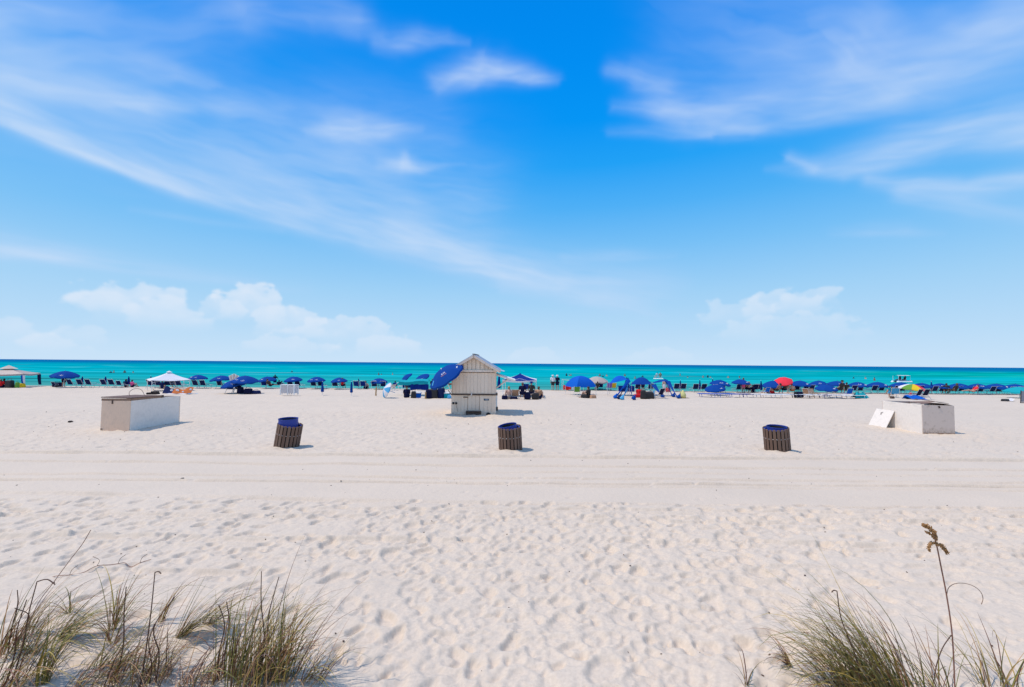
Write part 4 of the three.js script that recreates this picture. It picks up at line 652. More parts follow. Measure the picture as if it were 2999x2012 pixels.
for (const [px, top, base, label] of [
  [239, 1102, 1134, 'furled navy umbrella between the pair of loungers nearest tan gazebo'], [308, 1102, 1134, 'furled navy umbrella in the third lounger pair from tan gazebo'], [376, 1101, 1134, 'furled navy umbrella beside the pink swimsuit bather'], [441, 1101, 1136, 'furled navy umbrella peeping over the white canopy roof'],
  [944, 1117, 1158, 'furled blue umbrella planted nearer than the row, by the slatted crates'], [1029, 1117, 1160, 'furled blue umbrella planted nearer than the row, past the red person'], [1050, 1108, 1139, 'furled navy umbrella between two loungers past the red person'],
  [1461, 1096, 1146, 'furled navy umbrella under the hut awning'],
  [1993, 1113, 1147, 'furled navy umbrella in first lounger pair past the sail shades'], [2050, 1112, 1148, 'furled navy umbrella in second lounger pair past the sail shades'], [2088, 1109, 1149, 'furled navy umbrella peeping above the crossed umbrella pair'], [2230, 1114, 1150, 'furled navy umbrella just before the red umbrella'], [2729, 1117, 1154, 'furled navy umbrella just past the rainbow umbrella'],
]) closedUmbrella(px, top, base, label, top > 1115 ? M.blue : M.blueDark, px === 1461 ? 1.7 : 1.15);

// ---------------------------------------------------------------- lounge chairs
for (const [px, base, label, o] of [
  [198, 1136, 'navy lounge chair under the lone tilted umbrella by tan gazebo'], [227, 1136, 'navy lounge chair by first furled umbrella, gazebo side'], [252, 1136, 'navy lounge chair by first furled umbrella, hut side'], [297, 1136, 'navy lounge chair by second furled umbrella, gazebo side'], [320, 1136, 'navy lounge chair by second furled umbrella, hut side'], [342, 1136, 'low navy lounge chair beyond the second furled umbrella', { size: 0.85 }],
  [434, 1137, 'navy lounge chair outside white canopy, gazebo side'], [446, 1135, 'navy lounge chair half hidden behind the one outside white canopy'], [458, 1138, 'navy lounge chair under the eave of white canopy'], [486, 1138, 'navy lounge chair behind the white canopy front leg'], [502, 1136, 'navy lounge chair in the middle of the white canopy'], [517, 1138, 'navy lounge chair under white canopy, toward the hut', { pillow: M.navy }],
  [567, 1138, 'navy lounge chair at the white canopy corner leg'], [589, 1138, 'navy lounge chair beside the white canopy corner umbrella pole'], [639, 1138, 'navy lounge chair under umbrella next to the pale float'],
  [668, 1152, 'blue lounge chair under the lower overlapping umbrella', { mat: M.blueDark }], [692, 1151, 'navy lounge chair between the overlapping umbrella poles'],
  [769, 1138, 'blue lounge chair under the umbrella by the wading person', { mat: M.blueDark }], [846, 1137, 'navy lounge chair behind the crates, gazebo side', { pillow: M.blueDark }], [868, 1138, 'navy lounge chair behind the crates, hut side', { pillow: M.blueDark }],
  [915, 1139, 'navy lounge chair under umbrella by first planted furled one, gazebo side', { pillow: M.lightblue }], [936, 1139, 'navy lounge chair under umbrella by first planted furled one, hut side', { pillow: M.lightblue }], [978, 1140, 'navy lounge chair next to the seated person in red', { pillow: M.lightblue }],
  [1041, 1140, 'blue lounge chair beside the slim furled umbrella, gazebo side', { mat: M.blueDark }], [1061, 1140, 'blue lounge chair beside the slim furled umbrella, hut side', { mat: M.blueDark }], [1094, 1141, 'navy lounge chair behind the tan post', { pillow: M.blueDark }], [1120, 1141, 'navy lounge chair behind the pale fallen umbrella', { pillow: M.blueDark }],
  [1541, 1150, 'blue upright chair at the back of blue and white canopy', { mat: M.blueDark }], [1760, 1143, 'blue lounge chair under the taupe umbrella', { mat: M.blueDark, frame: M.frameW }],
  [1786, 1145, 'lounge chair draped with a purple towel', { mat: M.purple }], [1798, 1145, 'lounge chair draped with a yellow towel', { mat: M.yellow }],
  [1870, 1147, 'navy lounge chair behind the middle sail shade, hut side'], [1908, 1148, 'navy lounge chair behind the middle sail shade, far side'],
  [1984, 1148, 'navy lounge chair in first pair past sail shades, hut side', { pillow: M.navy }], [2004, 1148, 'navy lounge chair in first pair past sail shades, far side', { pillow: M.navy }], [2040, 1149, 'navy lounge chair in second pair past sail shades, hut side', { pillow: M.navy }], [2064, 1149, 'navy lounge chair in second pair past sail shades, far side', { pillow: M.navy }],
  [2097, 1151, 'navy lounge chair under the crossed umbrella pair'], [2118, 1151, 'navy lounge chair at the far edge of the crossed umbrellas'], [2168, 1150, 'navy lounge chair beside the upright pink person', { pillow: M.blueDark }], [2184, 1150, 'navy lounge chair with a person leaning on it'],
  [2216, 1150, 'navy lounge chair before the last furled umbrella, hut side', { pillow: M.navy }], [2222, 1149, 'navy lounge chair tucked against the last furled umbrella'], [2338, 1151, 'navy lounge chair under first umbrella past the red one'], [2364, 1152, 'navy lounge chair under second umbrella past the red one, hut side'], [2381, 1152, 'navy lounge chair under second umbrella past the red one, far side'],
  [2506, 1153, 'navy lounge chair under fourth umbrella past the red one, hut side'], [2525, 1153, 'navy lounge chair under fourth umbrella past the red one, far side'], [2566, 1153, 'navy lounge chair under fifth umbrella past the red one, hut side'], [2587, 1153, 'navy lounge chair under fifth umbrella past the red one, far side'],
  [2631, 1154, 'navy lounge chair by the rainbow pole, hut side'], [2649, 1154, 'navy lounge chair by the rainbow pole, far side'], [2684, 1154, 'navy lounge chair behind the rainbow umbrella, hut side'], [2701, 1154, 'navy lounge chair behind the rainbow umbrella, far side'],
  [2744, 1155, 'navy lounge chair under first umbrella past rainbow, hut side'], [2765, 1155, 'navy lounge chair under first umbrella past rainbow, far side'], [2802, 1155, 'navy lounge chair under second umbrella past rainbow, hut side'], [2822, 1155, 'navy lounge chair under second umbrella past rainbow, far side'], [2861, 1156, 'navy lounge chair under third umbrella past rainbow, hut side'], [2879, 1156, 'navy lounge chair under third umbrella past rainbow, far side'], [2914, 1156, 'navy lounge chair under fourth umbrella past rainbow, hut side'], [2932, 1156, 'navy lounge chair under fourth umbrella past rainbow, far side'], [2970, 1157, 'navy lounge chair under the teal umbrella, hut side'], [2992, 1157, 'navy lounge chair under the teal umbrella, at frame edge'],
  [2630, 1165, 'blue striped folding chair behind the box with leaning panel', { mat: M.lightblue, turn: -0.5, frame: M.frameW }], [2698, 1170, 'navy chair of the nearer pair by blue blanket, rainbow side', { turn: 0.25, mat: M.navy }], [2718, 1170, 'navy chair of the nearer pair by blue blanket, far side', { turn: 0.15, mat: M.navy }],
  [149, 1134, 'small dark beach chair alone between tan gazebo and lone umbrella', { size: 0.62 }], [2082, 1154, 'dark red lounge chair under the low front umbrella', { mat: M.red, size: 0.8 }],
]) lounger(px, base, label, o);
// low loungers laid flat in a front row
const flat = (() => { const bed = sling(0.56, [[0.3, 0.95], [0.27, 0.5], [0.28, 0], [0.27, -0.5], [0.3, -0.95]]), fr = [-1, 1].map(s => rod(V(s * 0.3, 0.3, 0.97), V(s * 0.3, 0.3, -0.97), 0.025)); fr.push(rod(V(-0.3, 0.3, 0.97), V(0.3, 0.3, 0.97), 0.025), rod(V(-0.3, 0.3, -0.97), V(0.3, 0.3, -0.97), 0.025)); const leg = rod(V(0, 0.3, 0), V(0, 0, 0.06), 0.022); return { bed, fr: mergeGeometries(fr.map(plain)), leg }; })();
[[2078, M.blueBright], [2112, M.blueBright], [2156, M.blueBright], [2196, M.blueDark], [2236, M.frameW], [2266, M.frameW], [2302, M.frameW], [2352, M.navy2], [2378, M.frameW], [2432, M.blueDark], [2462, M.plyDark], [2498, M.frameW]].forEach(([px, mat], i) => {
  const names = ['nearest the sail shades', 'second from the sail shades', 'third from the sail shades', 'fourth from the sail shades', 'fifth from the sail shades', 'sixth from the sail shades', 'below the red umbrella', 'next past the red umbrella', 'below the second umbrella past red', 'below the low front umbrella', 'with a brown towel', 'beside the teal towel tent'];
  const [x, Z] = at(px, 1163 + (px - 2100) * 0.011), t = thing('flat_lounger', `flat low lounger in the front row, ${names[i]}`, 'chair', x, sandAt(x, Z, true), -Z, Math.PI / 2 + R(-0.15, 0.15), 'flat loungers in the front row');
  part('bed', flat.bed, mat === M.frameW ? M.canvasW : mat, t); part('frame', flat.fr, mat === M.plyDark ? M.frameW : mat, t); for (const [a, b] of [[-0.3, 0.8], [0.3, 0.8], [-0.3, -0.8], [0.3, -0.8]]) part('leg', flat.leg, mat === M.plyDark ? M.frameW : mat, t).position.set(a, 0, b);
});

// ---------------------------------------------------------------- canopies on legs
function gazebo(o) {
  const [x, Z] = at(...o.foot), t = thing('canopy_tent', o.label, 'canopy', x, sandAt(x, Z, true), -Z, o.turn ?? 0), s = o.size / 2, e = o.eave, p = o.peak, c = [[-s, s], [s, s], [s, -s], [-s, -s]];
  for (let i = 0; i < 4; i++) {
    const a = c[i], b = c[(i + 1) % 4];
    part('roof_panel', sheet((u, v) => { const x1 = lerp(a[0], b[0], u), z1 = lerp(a[1], b[1], u), sag = 0.10 * Math.sin(Math.PI * u) * v * v; return [lerp(0, x1, v), lerp(p, e, v ** 0.9) - sag - 0.05 * Math.sin(Math.PI * v), lerp(0, z1, v)]; }, 8, 8), o.roof[i], t);
    part('valance', sheet((u, v) => { const x1 = lerp(a[0], b[0], u), z1 = lerp(a[1], b[1], u), sag = 0.10 * Math.sin(Math.PI * u); return [x1 * 1.004, e - sag - v * o.skirt, z1 * 1.004]; }, 8, 1), o.edge ?? o.roof[i], t);
    part('leg', rod(V(a[0] * 0.97, -0.15, a[1] * 0.97), V(a[0] * 0.97, e - 0.02, a[1] * 0.97), 0.024, 6), o.leg ?? M.frameW, t);
  }
  part('peak_cap', new THREE.ConeGeometry(o.cap ?? 0.35, (o.cap ?? 0.35) * 0.5, 4).rotateY(Math.PI / 4).translate(0, p + (o.cap ?? 0.35) * 0.12, 0), o.roof[0], t);
  part('truss', [rod(V(-s * 0.97, e - 0.25, s * 0.97), V(0, e + 0.1, s * 0.97), 0.012, 5), rod(V(s * 0.97, e - 0.25, s * 0.97), V(0, e + 0.1, s * 0.97), 0.012, 5), rod(V(s * 0.97, e - 0.25, s * 0.97), V(s * 0.97, e + 0.05, 0), 0.012, 5), rod(V(-s * 0.97, e - 0.25, s * 0.97), V(-s * 0.97, e + 0.05, 0), 0.012, 5)], o.leg ?? M.frameW, t);
  return t;
}
{
  const g = gazebo({ foot: [22, 1133.5], size: 3.6, eave: 1.46, peak: 2.05, roof: [M.beige, M.taupe, M.beige, M.beige], edge: M.taupe, skirt: 0.16, turn: 0.5, leg: M.frameW, cap: 0.75, label: 'tan gazebo at the frame edge with blue cloths tied to its legs' });
  for (const [x, z, m] of [[1.74, 1.74, M.blueBright], [1.74, 1.74, M.canvasW], [-1.74, 1.74, M.blueDark], [1.74, -1.74, M.navy2]]) part('tied_cloth', sheet((u, v) => { const a = u * Math.PI * 2, r = (m === M.canvasW ? 0.10 : 0.15) * (1 - 0.35 * v + 0.12 * Math.sin(a * 4 + v * 3)); return [x + (m === M.canvasW ? 0.09 : 0) + r * Math.cos(a) + 0.12 * v * v, 1.3 - 1.15 * v, z + (m === M.canvasW ? 0.08 : 0) + r * Math.sin(a)]; }, 16, 8), m, g);
}
gazebo({ foot: [493, 1143.5], size: 2.95, eave: 1.1, peak: 1.82, roof: Array(4).fill(M.canvasW), skirt: 0.05, turn: Math.PI / 4 + 0.03, cap: 0.3, label: 'white peaked canopy turned corner-on, over loungers and patterned towel' });
{
  const g = gazebo({ foot: [1523, 1160.5], size: 2.9, eave: 1.50, peak: 2.0, roof: [M.blueDark, M.canvasW, M.blueDark, M.canvasW], edge: M.canvasW, skirt: 0.15, turn: -0.06, cap: 0.12, label: 'blue and white canopy beside the hut with a family beneath' });
}
// blue dome tent: four panels, low skirts
{
  const [x, Z] = at(1700, 1156), t = thing('dome_tent', 'bright blue square dome shelter shading a green chair', 'tent', x, 0, -Z, 0.42), s = 1.06;
  const c = [[-s, s], [s, s], [s, -s], [-s, -s]];
  for (let i = 0; i < 4; i++) { const a = c[i], b = c[(i + 1) % 4]; part('roof_panel', sheet((u, v) => { const k = Math.sin(v * Math.PI / 2) * 0.75 + 0.25 * v; return [lerp(a[0], b[0], u) * k, 0.64 + 1.0 * Math.cos(v * Math.PI / 2) ** 1.25 - 0.05 * Math.sin(Math.PI * u) * v * v, lerp(a[1], b[1], u) * k]; }, 8, 10), [M.blueBright, M.blue, M.blue, M.blueBright][i], t); part('leg', rod(V(a[0] * 0.98, -0.1, a[1] * 0.98), V(a[0] * 0.99, 0.67, a[1] * 0.99), 0.018, 6), M.frameW, t); }
}
// flat-topped pole frame behind it
{
  const [x, Z] = at(1672, 1144), t = thing('pole_shelter', 'thin white pole shelter with flat beige top behind blue dome', 'shelter', x, sandAt(x, Z, true), -Z);
  for (const [a, b] of [[-0.95, 0.6], [0.95, 0.6], [-0.95, -0.6], [0.95, -0.6]]) part('pole', rod(V(a, -0.1, b), V(a, 1.24, b), 0.02, 6), M.frameW, t);
  part('top_sheet', sheet((u, v) => [1.95 * (u - 0.5), 1.24 - 0.07 * Math.sin(Math.PI * u) - 0.03 * Math.sin(Math.PI * v) , 1.25 * (v - 0.5)], 8, 6), M.beige, t);
  part('towel', sheet((u, v) => [-0.95 + 0.9 * u, 0.62 - 0.5 * v + 0.03 * Math.sin(u * 9), 0.62 + 0.05 * Math.sin(u * 7 + v)], 10, 6), M.red, t, 'red towel hanging on the pole shelter');
  part('towel', sheet((u, v) => [0.05 + 0.5 * u, 0.7 - 0.6 * v + 0.03 * Math.sin(u * 9), 0.64 + 0.05 * Math.sin(u * 7 + v)], 10, 6), M.canvasW, t, 'white towel hanging on the pole shelter');
}
// teal shelter with a blue skirt, left of the big umbrella
{
  const [x, Z] = at(1222, 1158), t = thing('sun_shelter', 'teal topped sun shelter with blue curtain near the hut', 'shelter', x, 0, -Z, 0.1);
  for (const [a, b] of [[-1.2, 0.8], [0.75, 0.8], [-1.2, -0.8], [0.75, -0.8]]) part('pole', rod(V(a, -0.1, b), V(a, 1.12, b), 0.02, 6), M.frameW, t);
  part('top_sheet', sheet((u, v) => [-1.5 + 2.5 * u, 1.14 + 0.14 * Math.sin(Math.PI * v) - 0.06 * Math.sin(Math.PI * u * 2) , 1.8 * (v - 0.5)], 12, 8), M.teal, t); part('valance', sheet((u, v) => [-1.5 + 2.5 * u, 1.13 - 0.06 * Math.sin(Math.PI * u * 2) - 0.26 * v, 0.905], 12, 2), M.teal, t);
  part('curtain', sheet((u, v) => [-0.5 + 1.55 * u, 0.9 - (0.42 + 0.22 * Math.abs(u - 0.5)) * v, 0.88 + 0.05 * Math.sin(u * 16)], 24, 4), M.blueDark, t); part('curtain', sheet((u, v) => [-1.4 + 0.9 * u, 0.86 - 0.36 * v, -0.8 + 0.04 * Math.sin(u * 14)], 16, 3), M.blueDark, t);
  const [wx, wz] = at(1246, 1167), w = thing('wooden_post', 'tan wooden post beside the teal shelter', 'post', wx, 0, -wz); part('shaft', [rbox(0.09, 0.5, 0.09, 0.02, 0, 0.25, 0, 0, 0.3, -0.05)], M.wood, w); part('foot', rbox(0.16, 0.06, 0.12, 0.02, 0, 0.03, 0), M.wood, w);
  const [vx, vz] = at(1101, 1162), w2 = thing('wooden_post', 'tall tan wooden post beside the fallen pale umbrella', 'post', vx, 0, -vz); part('shaft', rbox(0.10, 0.72, 0.09, 0.02, 0, 0.36, 0, 0, 0.2, -0.04), M.wood, w2); part('foot', rbox(0.13, 0.08, 0.13, 0.02, 0, 0.04, 0), M.wood, w2);
}
// stretched sail shades: sagging cloth, cloth legs to sand anchors, thin poles
function sail(o) {
  // corner tops and anchors as photograph pixels, near and far sides told by distance
  const t = thing('sail_shade', o.label, 'shade', 0, 0, 0, 0, 'blue stretched sail shades'), c = o.corners.map(([px, py, Z]) => { const [x, y] = rise(px, py, Z); return V(x, y, -Z); });
  const mid = c.reduce((a, b) => a.add(b), V(0, 0, 0)).divideScalar(4); t.position.set(mid.x, 0, mid.z); c.forEach(p => p.sub(t.position));
  part('cloth', sheet((u, v) => { const a = c[0].clone().lerp(c[1], u), b = c[3].clone().lerp(c[2], u), p = a.lerp(b, v), bow = Math.sin(Math.PI * u) * Math.sin(Math.PI * v), ex = 0.16 * (Math.sin(Math.PI * u) * (1 - Math.sin(Math.PI * v)) + Math.sin(Math.PI * v) * (1 - Math.sin(Math.PI * u))); const m = V(mid.x - t.position.x, p.y, mid.z - t.position.z); p.lerp(m, ex * 0.9); return [p.x, p.y + o.bow * bow - 0.05 * ex, p.z]; }, 16, 16), o.mat ?? M.blueBright, t);
  o.legs.forEach(([k, px, py, mat]) => {
    const [ax, az] = at(px, py), A = V(ax, sandAt(ax, az, true) + 0.04, -az).sub(t.position), B = c[k], d = A.clone().sub(B), w = new THREE.Vector3().crossVectors(d, V(0, 0, 1)).normalize();
    part('cloth_leg', sheet((u, v) => { const p = B.clone().addScaledVector(d, v), h = lerp(0.22, 0.055, Math.min(1, v * 1.6)) * (v > 0.8 ? 1 + (v - 0.8) * 3 : 1); p.addScaledVector(w, (u - 0.5) * 2 * h); return [p.x, p.y + 0.06 * Math.sin(Math.PI * v) * -1, p.z + 0.03 * Math.sin(u * Math.PI)]; }, 3, 14), mat ?? o.mat ?? M.blueBright, t);
    const bag = new THREE.LatheGeometry([[0.01, 0], [0.15, 0.02], [0.19, 0.09], [0.15, 0.2], [0.07, 0.34], [0.03, 0.46]].map(([r, y]) => new THREE.Vector2(r, y)), 12); bag.rotateZ(Math.sign(A.x - B.x) * -0.45 * -1); bag.translate(A.x, A.y - 0.03, A.z); part('sand_anchor', bag, mat ?? o.mat ?? M.blue, t);
  });
  o.poles.forEach((k) => part('pole', rod(V(c[k].x, -0.1, c[k].z), c[k].clone(), 0.018, 6), M.frame, t));
}
{
  const z0 = at(1830, 1158)[1];
  sail({ corners: [[1780, 1124, z0 - 0.9], [1843, 1111, z0 - 0.9], [1838, 1110, z0 + 1.3], [1785, 1119, z0 + 1.3]], bow: 0.5, legs: [[1, 1800, 1167], [2, 1811, 1170, M.navy2]], poles: [0, 1, 2, 3], mat: M.blueBright, label: 'wing-like blue sail shade nearest the yellow towel chair' });
  sail({ corners: [[1843, 1126, z0 - 1.0], [1914, 1126, z0 - 1.0], [1908, 1118, z0 + 1.4], [1850, 1118, z0 + 1.4]], bow: 0.55, legs: [[0, 1820, 1171, M.lightblue], [0, 1854, 1171], [1, 1943, 1164]], poles: [0, 1, 2, 3], mat: M.blue, label: 'middle blue sail shade over the dark bags and chairs' });
  sail({ corners: [[1905, 1124, z0 - 0.9], [1956, 1115, z0 - 0.9], [1950, 1111, z0 + 1.2], [1912, 1119, z0 + 1.2]], bow: 0.12, legs: [[1, 1986, 1167], [2, 1970, 1163]], poles: [0, 1, 2, 3], mat: M.blue, label: 'small blue sail shade with two anchors, next to pale yellow bag' });
}

// ---------------------------------------------------------------- people on the beach
const put = (kind, px, base, turn, o, label, dy = 0) => { const [x, Z] = at(px, base); return person(kind, x, sandAt(x, Z, true) + dy, Z, turn, o, label, 'people on the beach'); };
put('ground', 12, 1134, 0.3, { shirt: M.navy, shorts: M.navy, hair: 0 }, 'person in dark shirt sitting inside the tan gazebo');
put('ground', 2, 1136, 0.5, { shirt: M.red, shorts: M.navy, hair: 1 }, 'person in reddish shirt sitting under the tan gazebo edge');
put('stand', 186, 1134, 0.4, { shirt: M.navy, shorts: M.navy, size: 0.86 }, 'dark clothed person standing at the lone tilted umbrella pole');
put('ground', 369, 1134, 0.1, { shirt: M.navy2, hair: 0 }, 'person in navy lying low by the third furled umbrella');
put('ground', 387, 1134, -0.2, { shirt: M.pink, shorts: M.navy, size: 0.9 }, 'bather in pink sitting by the third furled umbrella');
put('chair', 500, 1137, 0.2, { shirt: M.navy, shorts: M.navy, hair: 0 }, 'dark clothed sitter in the middle of the white canopy');
put('ground', 475, 1138, 0.4, { shirt: M.navy2, hair: 1 }, 'person bending low beside white canopy front leg');
put('recline', 790, 1139, -0.3, { shirt: M.black, shorts: M.navy, hair: 0 }, 'dark clothed sitter under the umbrella by the wading person');
put('ground', 817, 1133, 0.2, { shirt: M.navy, hair: 0 }, 'dark bather sitting behind the crates, gazebo side'); put('ground', 825, 1133, -0.1, { shirt: M.grey, size: 0.85 }, 'smaller bather sitting behind the crates, hut side');
put('chair', 1003, 1140, 0.1, { shirt: M.red, shorts: M.navy, hair: 1 }, 'person in red shirt sitting under a blue umbrella', 0.02);
put('ground', 1071, 1139, 0, { skin: 1, shorts: M.navy, hair: 1 }, 'bare-backed bather beside the slim furled umbrella');
put('ground', 1157, 1136, 0.3, { shirt: M.blueDark, hair: 0 }, 'person in blue sitting at the water behind the teal shelter');
put('ground', 1191, 1165, 0.2, { shirt: M.navy, shorts: M.navy, hat: M.black }, 'person with black hat sitting by the teal shelter');
put('chair', 1268, 1142, -0.1, { shirt: M.navy, hair: 0 }, 'dark sitter below the big tilted umbrella, gazebo side'); put('chair', 1283, 1142, 0.1, { shirt: M.navy2, hair: 1 }, 'dark sitter below the big tilted umbrella, toward the hut'); put('chair', 1296, 1141, 0.2, { shirt: M.navy, hair: 0, size: 1.1 }, 'dark sitter below the big tilted umbrella, nearest the hut');
put('ground', 1490, 1168, 0.2, { skin: 1, shorts: M.taupe, hair: 2, size: 1.1 }, 'sunburnt bare-backed person sitting just past the hut corner');
put('chair', 1530, 1169, 0, { shirt: M.navy, shorts: M.navy, hair: 1, size: 1.05 }, 'big sitter in navy under the blue and white canopy');
put('chair', 1557, 1164, -0.2, { shirt: M.black, shorts: M.navy, hat: M.blueDark, size: 1.05 }, 'sitter with blue cap under the blue and white canopy');
put('ground', 1578, 1168, -0.4, { skin: 1, shirt: M.tan, shorts: M.navy, hair: 1, size: 1.1 }, 'long-haired person sitting at the canopy outer leg');
put('stand', 1619, 1144, 0.1, { shirt: M.canvasW, shorts: M.black, hat: M.canvasW }, 'standing person in pale shirt and black trousers at the water');
put('stand', 1632, 1144, -0.1, { shirt: M.navy, shorts: M.navy, hat: M.canvasW }, 'standing person in navy beside the pale-shirted one');
put('stand', 1690, 1146, 0.2, { shirt: M.navy2, hair: 0, size: 0.92 }, 'person behind the blue dome shelter');
put('ground', 1722, 1166, 0.9, { shirt: M.black, shorts: M.black, hair: 0, size: 1.1 }, 'dark clothed person reclining under the blue dome shelter');
put('chair', 1749, 1144, 0.1, { shirt: M.black, hair: 0, size: 0.85 }, 'dark sitter under the taupe umbrella');
put('stand', 1883, 1150, 0, { shirt: M.blueDark, shorts: M.navy, hat: M.canvasW, size: 0.9 }, 'person with white cap behind the middle sail shade');
put('ground', 1872, 1162, -0.3, { shirt: M.red, shorts: M.red, hair: 0 }, 'person in red sitting beneath the middle sail shade');
put('stand', 1945, 1149, 0.3, { skin: 1, shorts: M.canvasW, hair: 2, size: 0.8 }, 'fair bather standing behind the small sail shade');
put('ground', 1953, 1148, 0, { shirt: M.red, hair: 1, size: 0.65 }, 'child in red by the water, sail shade side'); put('ground', 1959, 1148, 0.2, { shirt: M.red, hair: 0, size: 0.65 }, 'child in red by the water, farther from sail shade');
put('stand', 2178, 1150, 0.1, { skin: 1, shorts: M.pink, hair: 1, size: 0.95 }, 'upright pink-skinned person under the single blue umbrella');
put('chair', 2193, 1150, -0.3, { skin: 1, shorts: M.navy, hair: 2 }, 'fair sitter beside the upright pink-skinned person'); put('ground', 2205, 1150, 0, { shirt: M.navy, hair: 0 }, 'dark sitter before the last furled umbrella');
put('ground', 2250, 1152, 0.2, { shirt: M.canvasW, hair: 2, size: 1.1 }, 'person in white sitting below the half hidden blue umbrella'); put('ground', 2262, 1153, 0, { skin: 1, shorts: M.red }, 'bather in red shorts below the half hidden blue umbrella');
put('recline', 2277, 1154, 0.3, { skin: 2, shorts: M.black, size: 1.05 }, 'tanned person leaning back below the red umbrella'); put('chair', 2298, 1154, -0.1, { shirt: M.black, shorts: M.navy, hair: 0, size: 1.15 }, 'dark sitter right under the red umbrella');
put('stand', 2308, 1152, 0, { skin: 1, shirt: M.tan, hair: 1, size: 0.8 }, 'person standing under the red umbrella edge'); put('recline', 2320, 1154, -0.6, { skin: 1, shorts: M.orange, hair: 1 }, 'sunbather reclining just past the red umbrella');
put('chair', 2463, 1153, 0.2, { shirt: M.black, shorts: M.black, hat: M.black, size: 1.15 }, 'big dark sitter under third umbrella past the red one'); put('chair', 2478, 1153, -0.2, { shirt: M.black, hair: 0 }, 'smaller dark sitter under third umbrella past the red one');
put('stand', 2605, 1164, 0.3, { shirt: M.teal, shorts: M.lightblue, hair: 0, size: 0.62 }, 'child in teal shirt standing before the rainbow umbrella'); put('ground', 2612, 1156, 0, { shirt: M.navy, hair: 0 }, 'dark sitter behind the child in teal');
put('chair', 2771, 1155, -0.5, { shirt: M.black, hair: 0 }, 'dark sitter under first umbrella past rainbow'); put('chair', 2798, 1155, 0.3, { skin: 2, shirt: M.black, hair: 1 }, 'dark sitter under second umbrella past rainbow');
put('recline', 2852, 1156, 1.2, { skin: 1, shirt: M.redRose, hair: 1 }, 'sunbather in pinkish red under third umbrella past rainbow');

// ---------------------------------------------------------------- bathers in the sea
[[324.5, 1091, 'bather of the pair in the water off the loungers, gazebo side'], [333.5, 1091, 'bather of the pair in the water off the loungers, hut side'], [365, 1092, 'swimming bather past the pair of heads'], [390, 1092, 'lone bather in the water above the white canopy, gazebo side'],
[855, 1091, 'lone bather above the umbrella at the white crates'], [1109, 1100, 'bather above the umbrella at the fallen pale one, gazebo side'], [1117, 1099, 'bather above the umbrella at the fallen pale one, hut side'], [1150, 1098, 'bather with pale cap before the tipped umbrella'],
[1659, 1101, 'sunburnt bather of three beyond the standing couple'], [1667, 1101, 'middle bather of three beyond the standing couple'], [1672, 1101, 'last bather of three beyond the standing couple'], [1757, 1102, 'tall bather above the taupe umbrella'], [1766, 1103, 'low bather above the taupe umbrella'], [1777, 1102, 'last bather above the taupe umbrella'], [1830, 1102, 'bather above the wing-like sail shade'],
[1860, 1108, 'bather above the middle sail shade, hut side'], [1882, 1106, 'bather above the crown of the middle sail shade'], [1992, 1100, 'bather far out past the pedal boat'], [2014, 1107, 'bather nearer in past the pedal boat'], [2059, 1106, 'first bather of the line above crossed umbrellas'], [2073, 1106, 'second bather of the line above crossed umbrellas'], [2081, 1107, 'third bather of the line above crossed umbrellas'], [2133, 1107, 'sunburnt bather past the crossed umbrellas'], [2166, 1109, 'bather above the single umbrella with standing person'],
[2500, 1109, 'first bather of three before the far boat'], [2535, 1110, 'second bather of three before the far boat'], [2561, 1114, 'third bather of three before the far boat']].forEach(([px, py, label], i) => {
  const [x, Z] = onSea(px, py), low = i % 3 === 0 ? 1.42 : i % 3 === 1 ? 1.3 : 1.18;
  person(i % 2 ? 'wade' : 'stand', x, SEA - low + 0.03, Z, R(-1, 4), { skin: i % 3, hair: i % 2, shirt: i % 4 === 0 ? M.navy : undefined, size: 1.05 }, label, 'bathers in the sea');
});
{ const [x, Z] = onSea(805, 1121); person('wade', x, SEA - 0.55, Z, 0.6, { shirt: M.navy, shorts: M.navy, hair: 0 }, 'dark clothed person wading knee-deep behind the blue row', 'bathers in the sea'); }

// ---------------------------------------------------------------- pedal boats
function pedalBoat(px, py, len, label, riders) {
  const [x, Z] = onSea(px, py), t = thing('pedal_boat', label, 'boat', x, SEA - 0.08, -Z, 0.1);
  for (const z of [-0.55, 0.55]) part('float', place(new THREE.CapsuleGeometry(0.24, len - 0.5, 6, 12), 0, 0.2, z, 0, 0, Math.PI / 2), M.frameW, t);
  part('deck', rbox(len * 0.8, 0.1, 1.3, 0.04, 0, 0.42, 0), M.blueDark, t);
  for (const s of [-0.3, 0.3]) part('seat', [rbox(0.45, 0.08, 0.5, 0.03, s * len * 0.5, 0.55, 0), rbox(0.08, 0.45, 0.5, 0.03, s * len * 0.5 + 0.2, 0.78, 0)], M.frameW, t);
  part('roof', sheet((u, v) => [len * 0.8 * (u - 0.5), 1.42 + 0.06 * Math.sin(Math.PI * v), 1.2 * (v - 0.5)], 6, 6), M.canvasW, t); for (const [a, b] of [[-0.38, -0.55], [0.38, -0.55], [-0.38, 0.55], [0.38, 0.55]]) part('roof_post', rod(V(a * len, 0.45, b), V(a * len, 1.43, b), 0.03, 6), M.frameW, t);
  riders.forEach(([dx, o, lab]) => person('chair', x + dx, SEA + 0.1, Z, 0.3, o, lab));
}
pedalBoat(2641, 1120.5, 3.2, 'white pedal boat with a flat roof off the rainbow umbrella', [[-0.5, { shirt: M.navy, hair: 0 }, 'rider on the roofed pedal boat, hut side'], [0.5, { shirt: M.black, hair: 1 }, 'rider on the roofed pedal boat, far side']]);
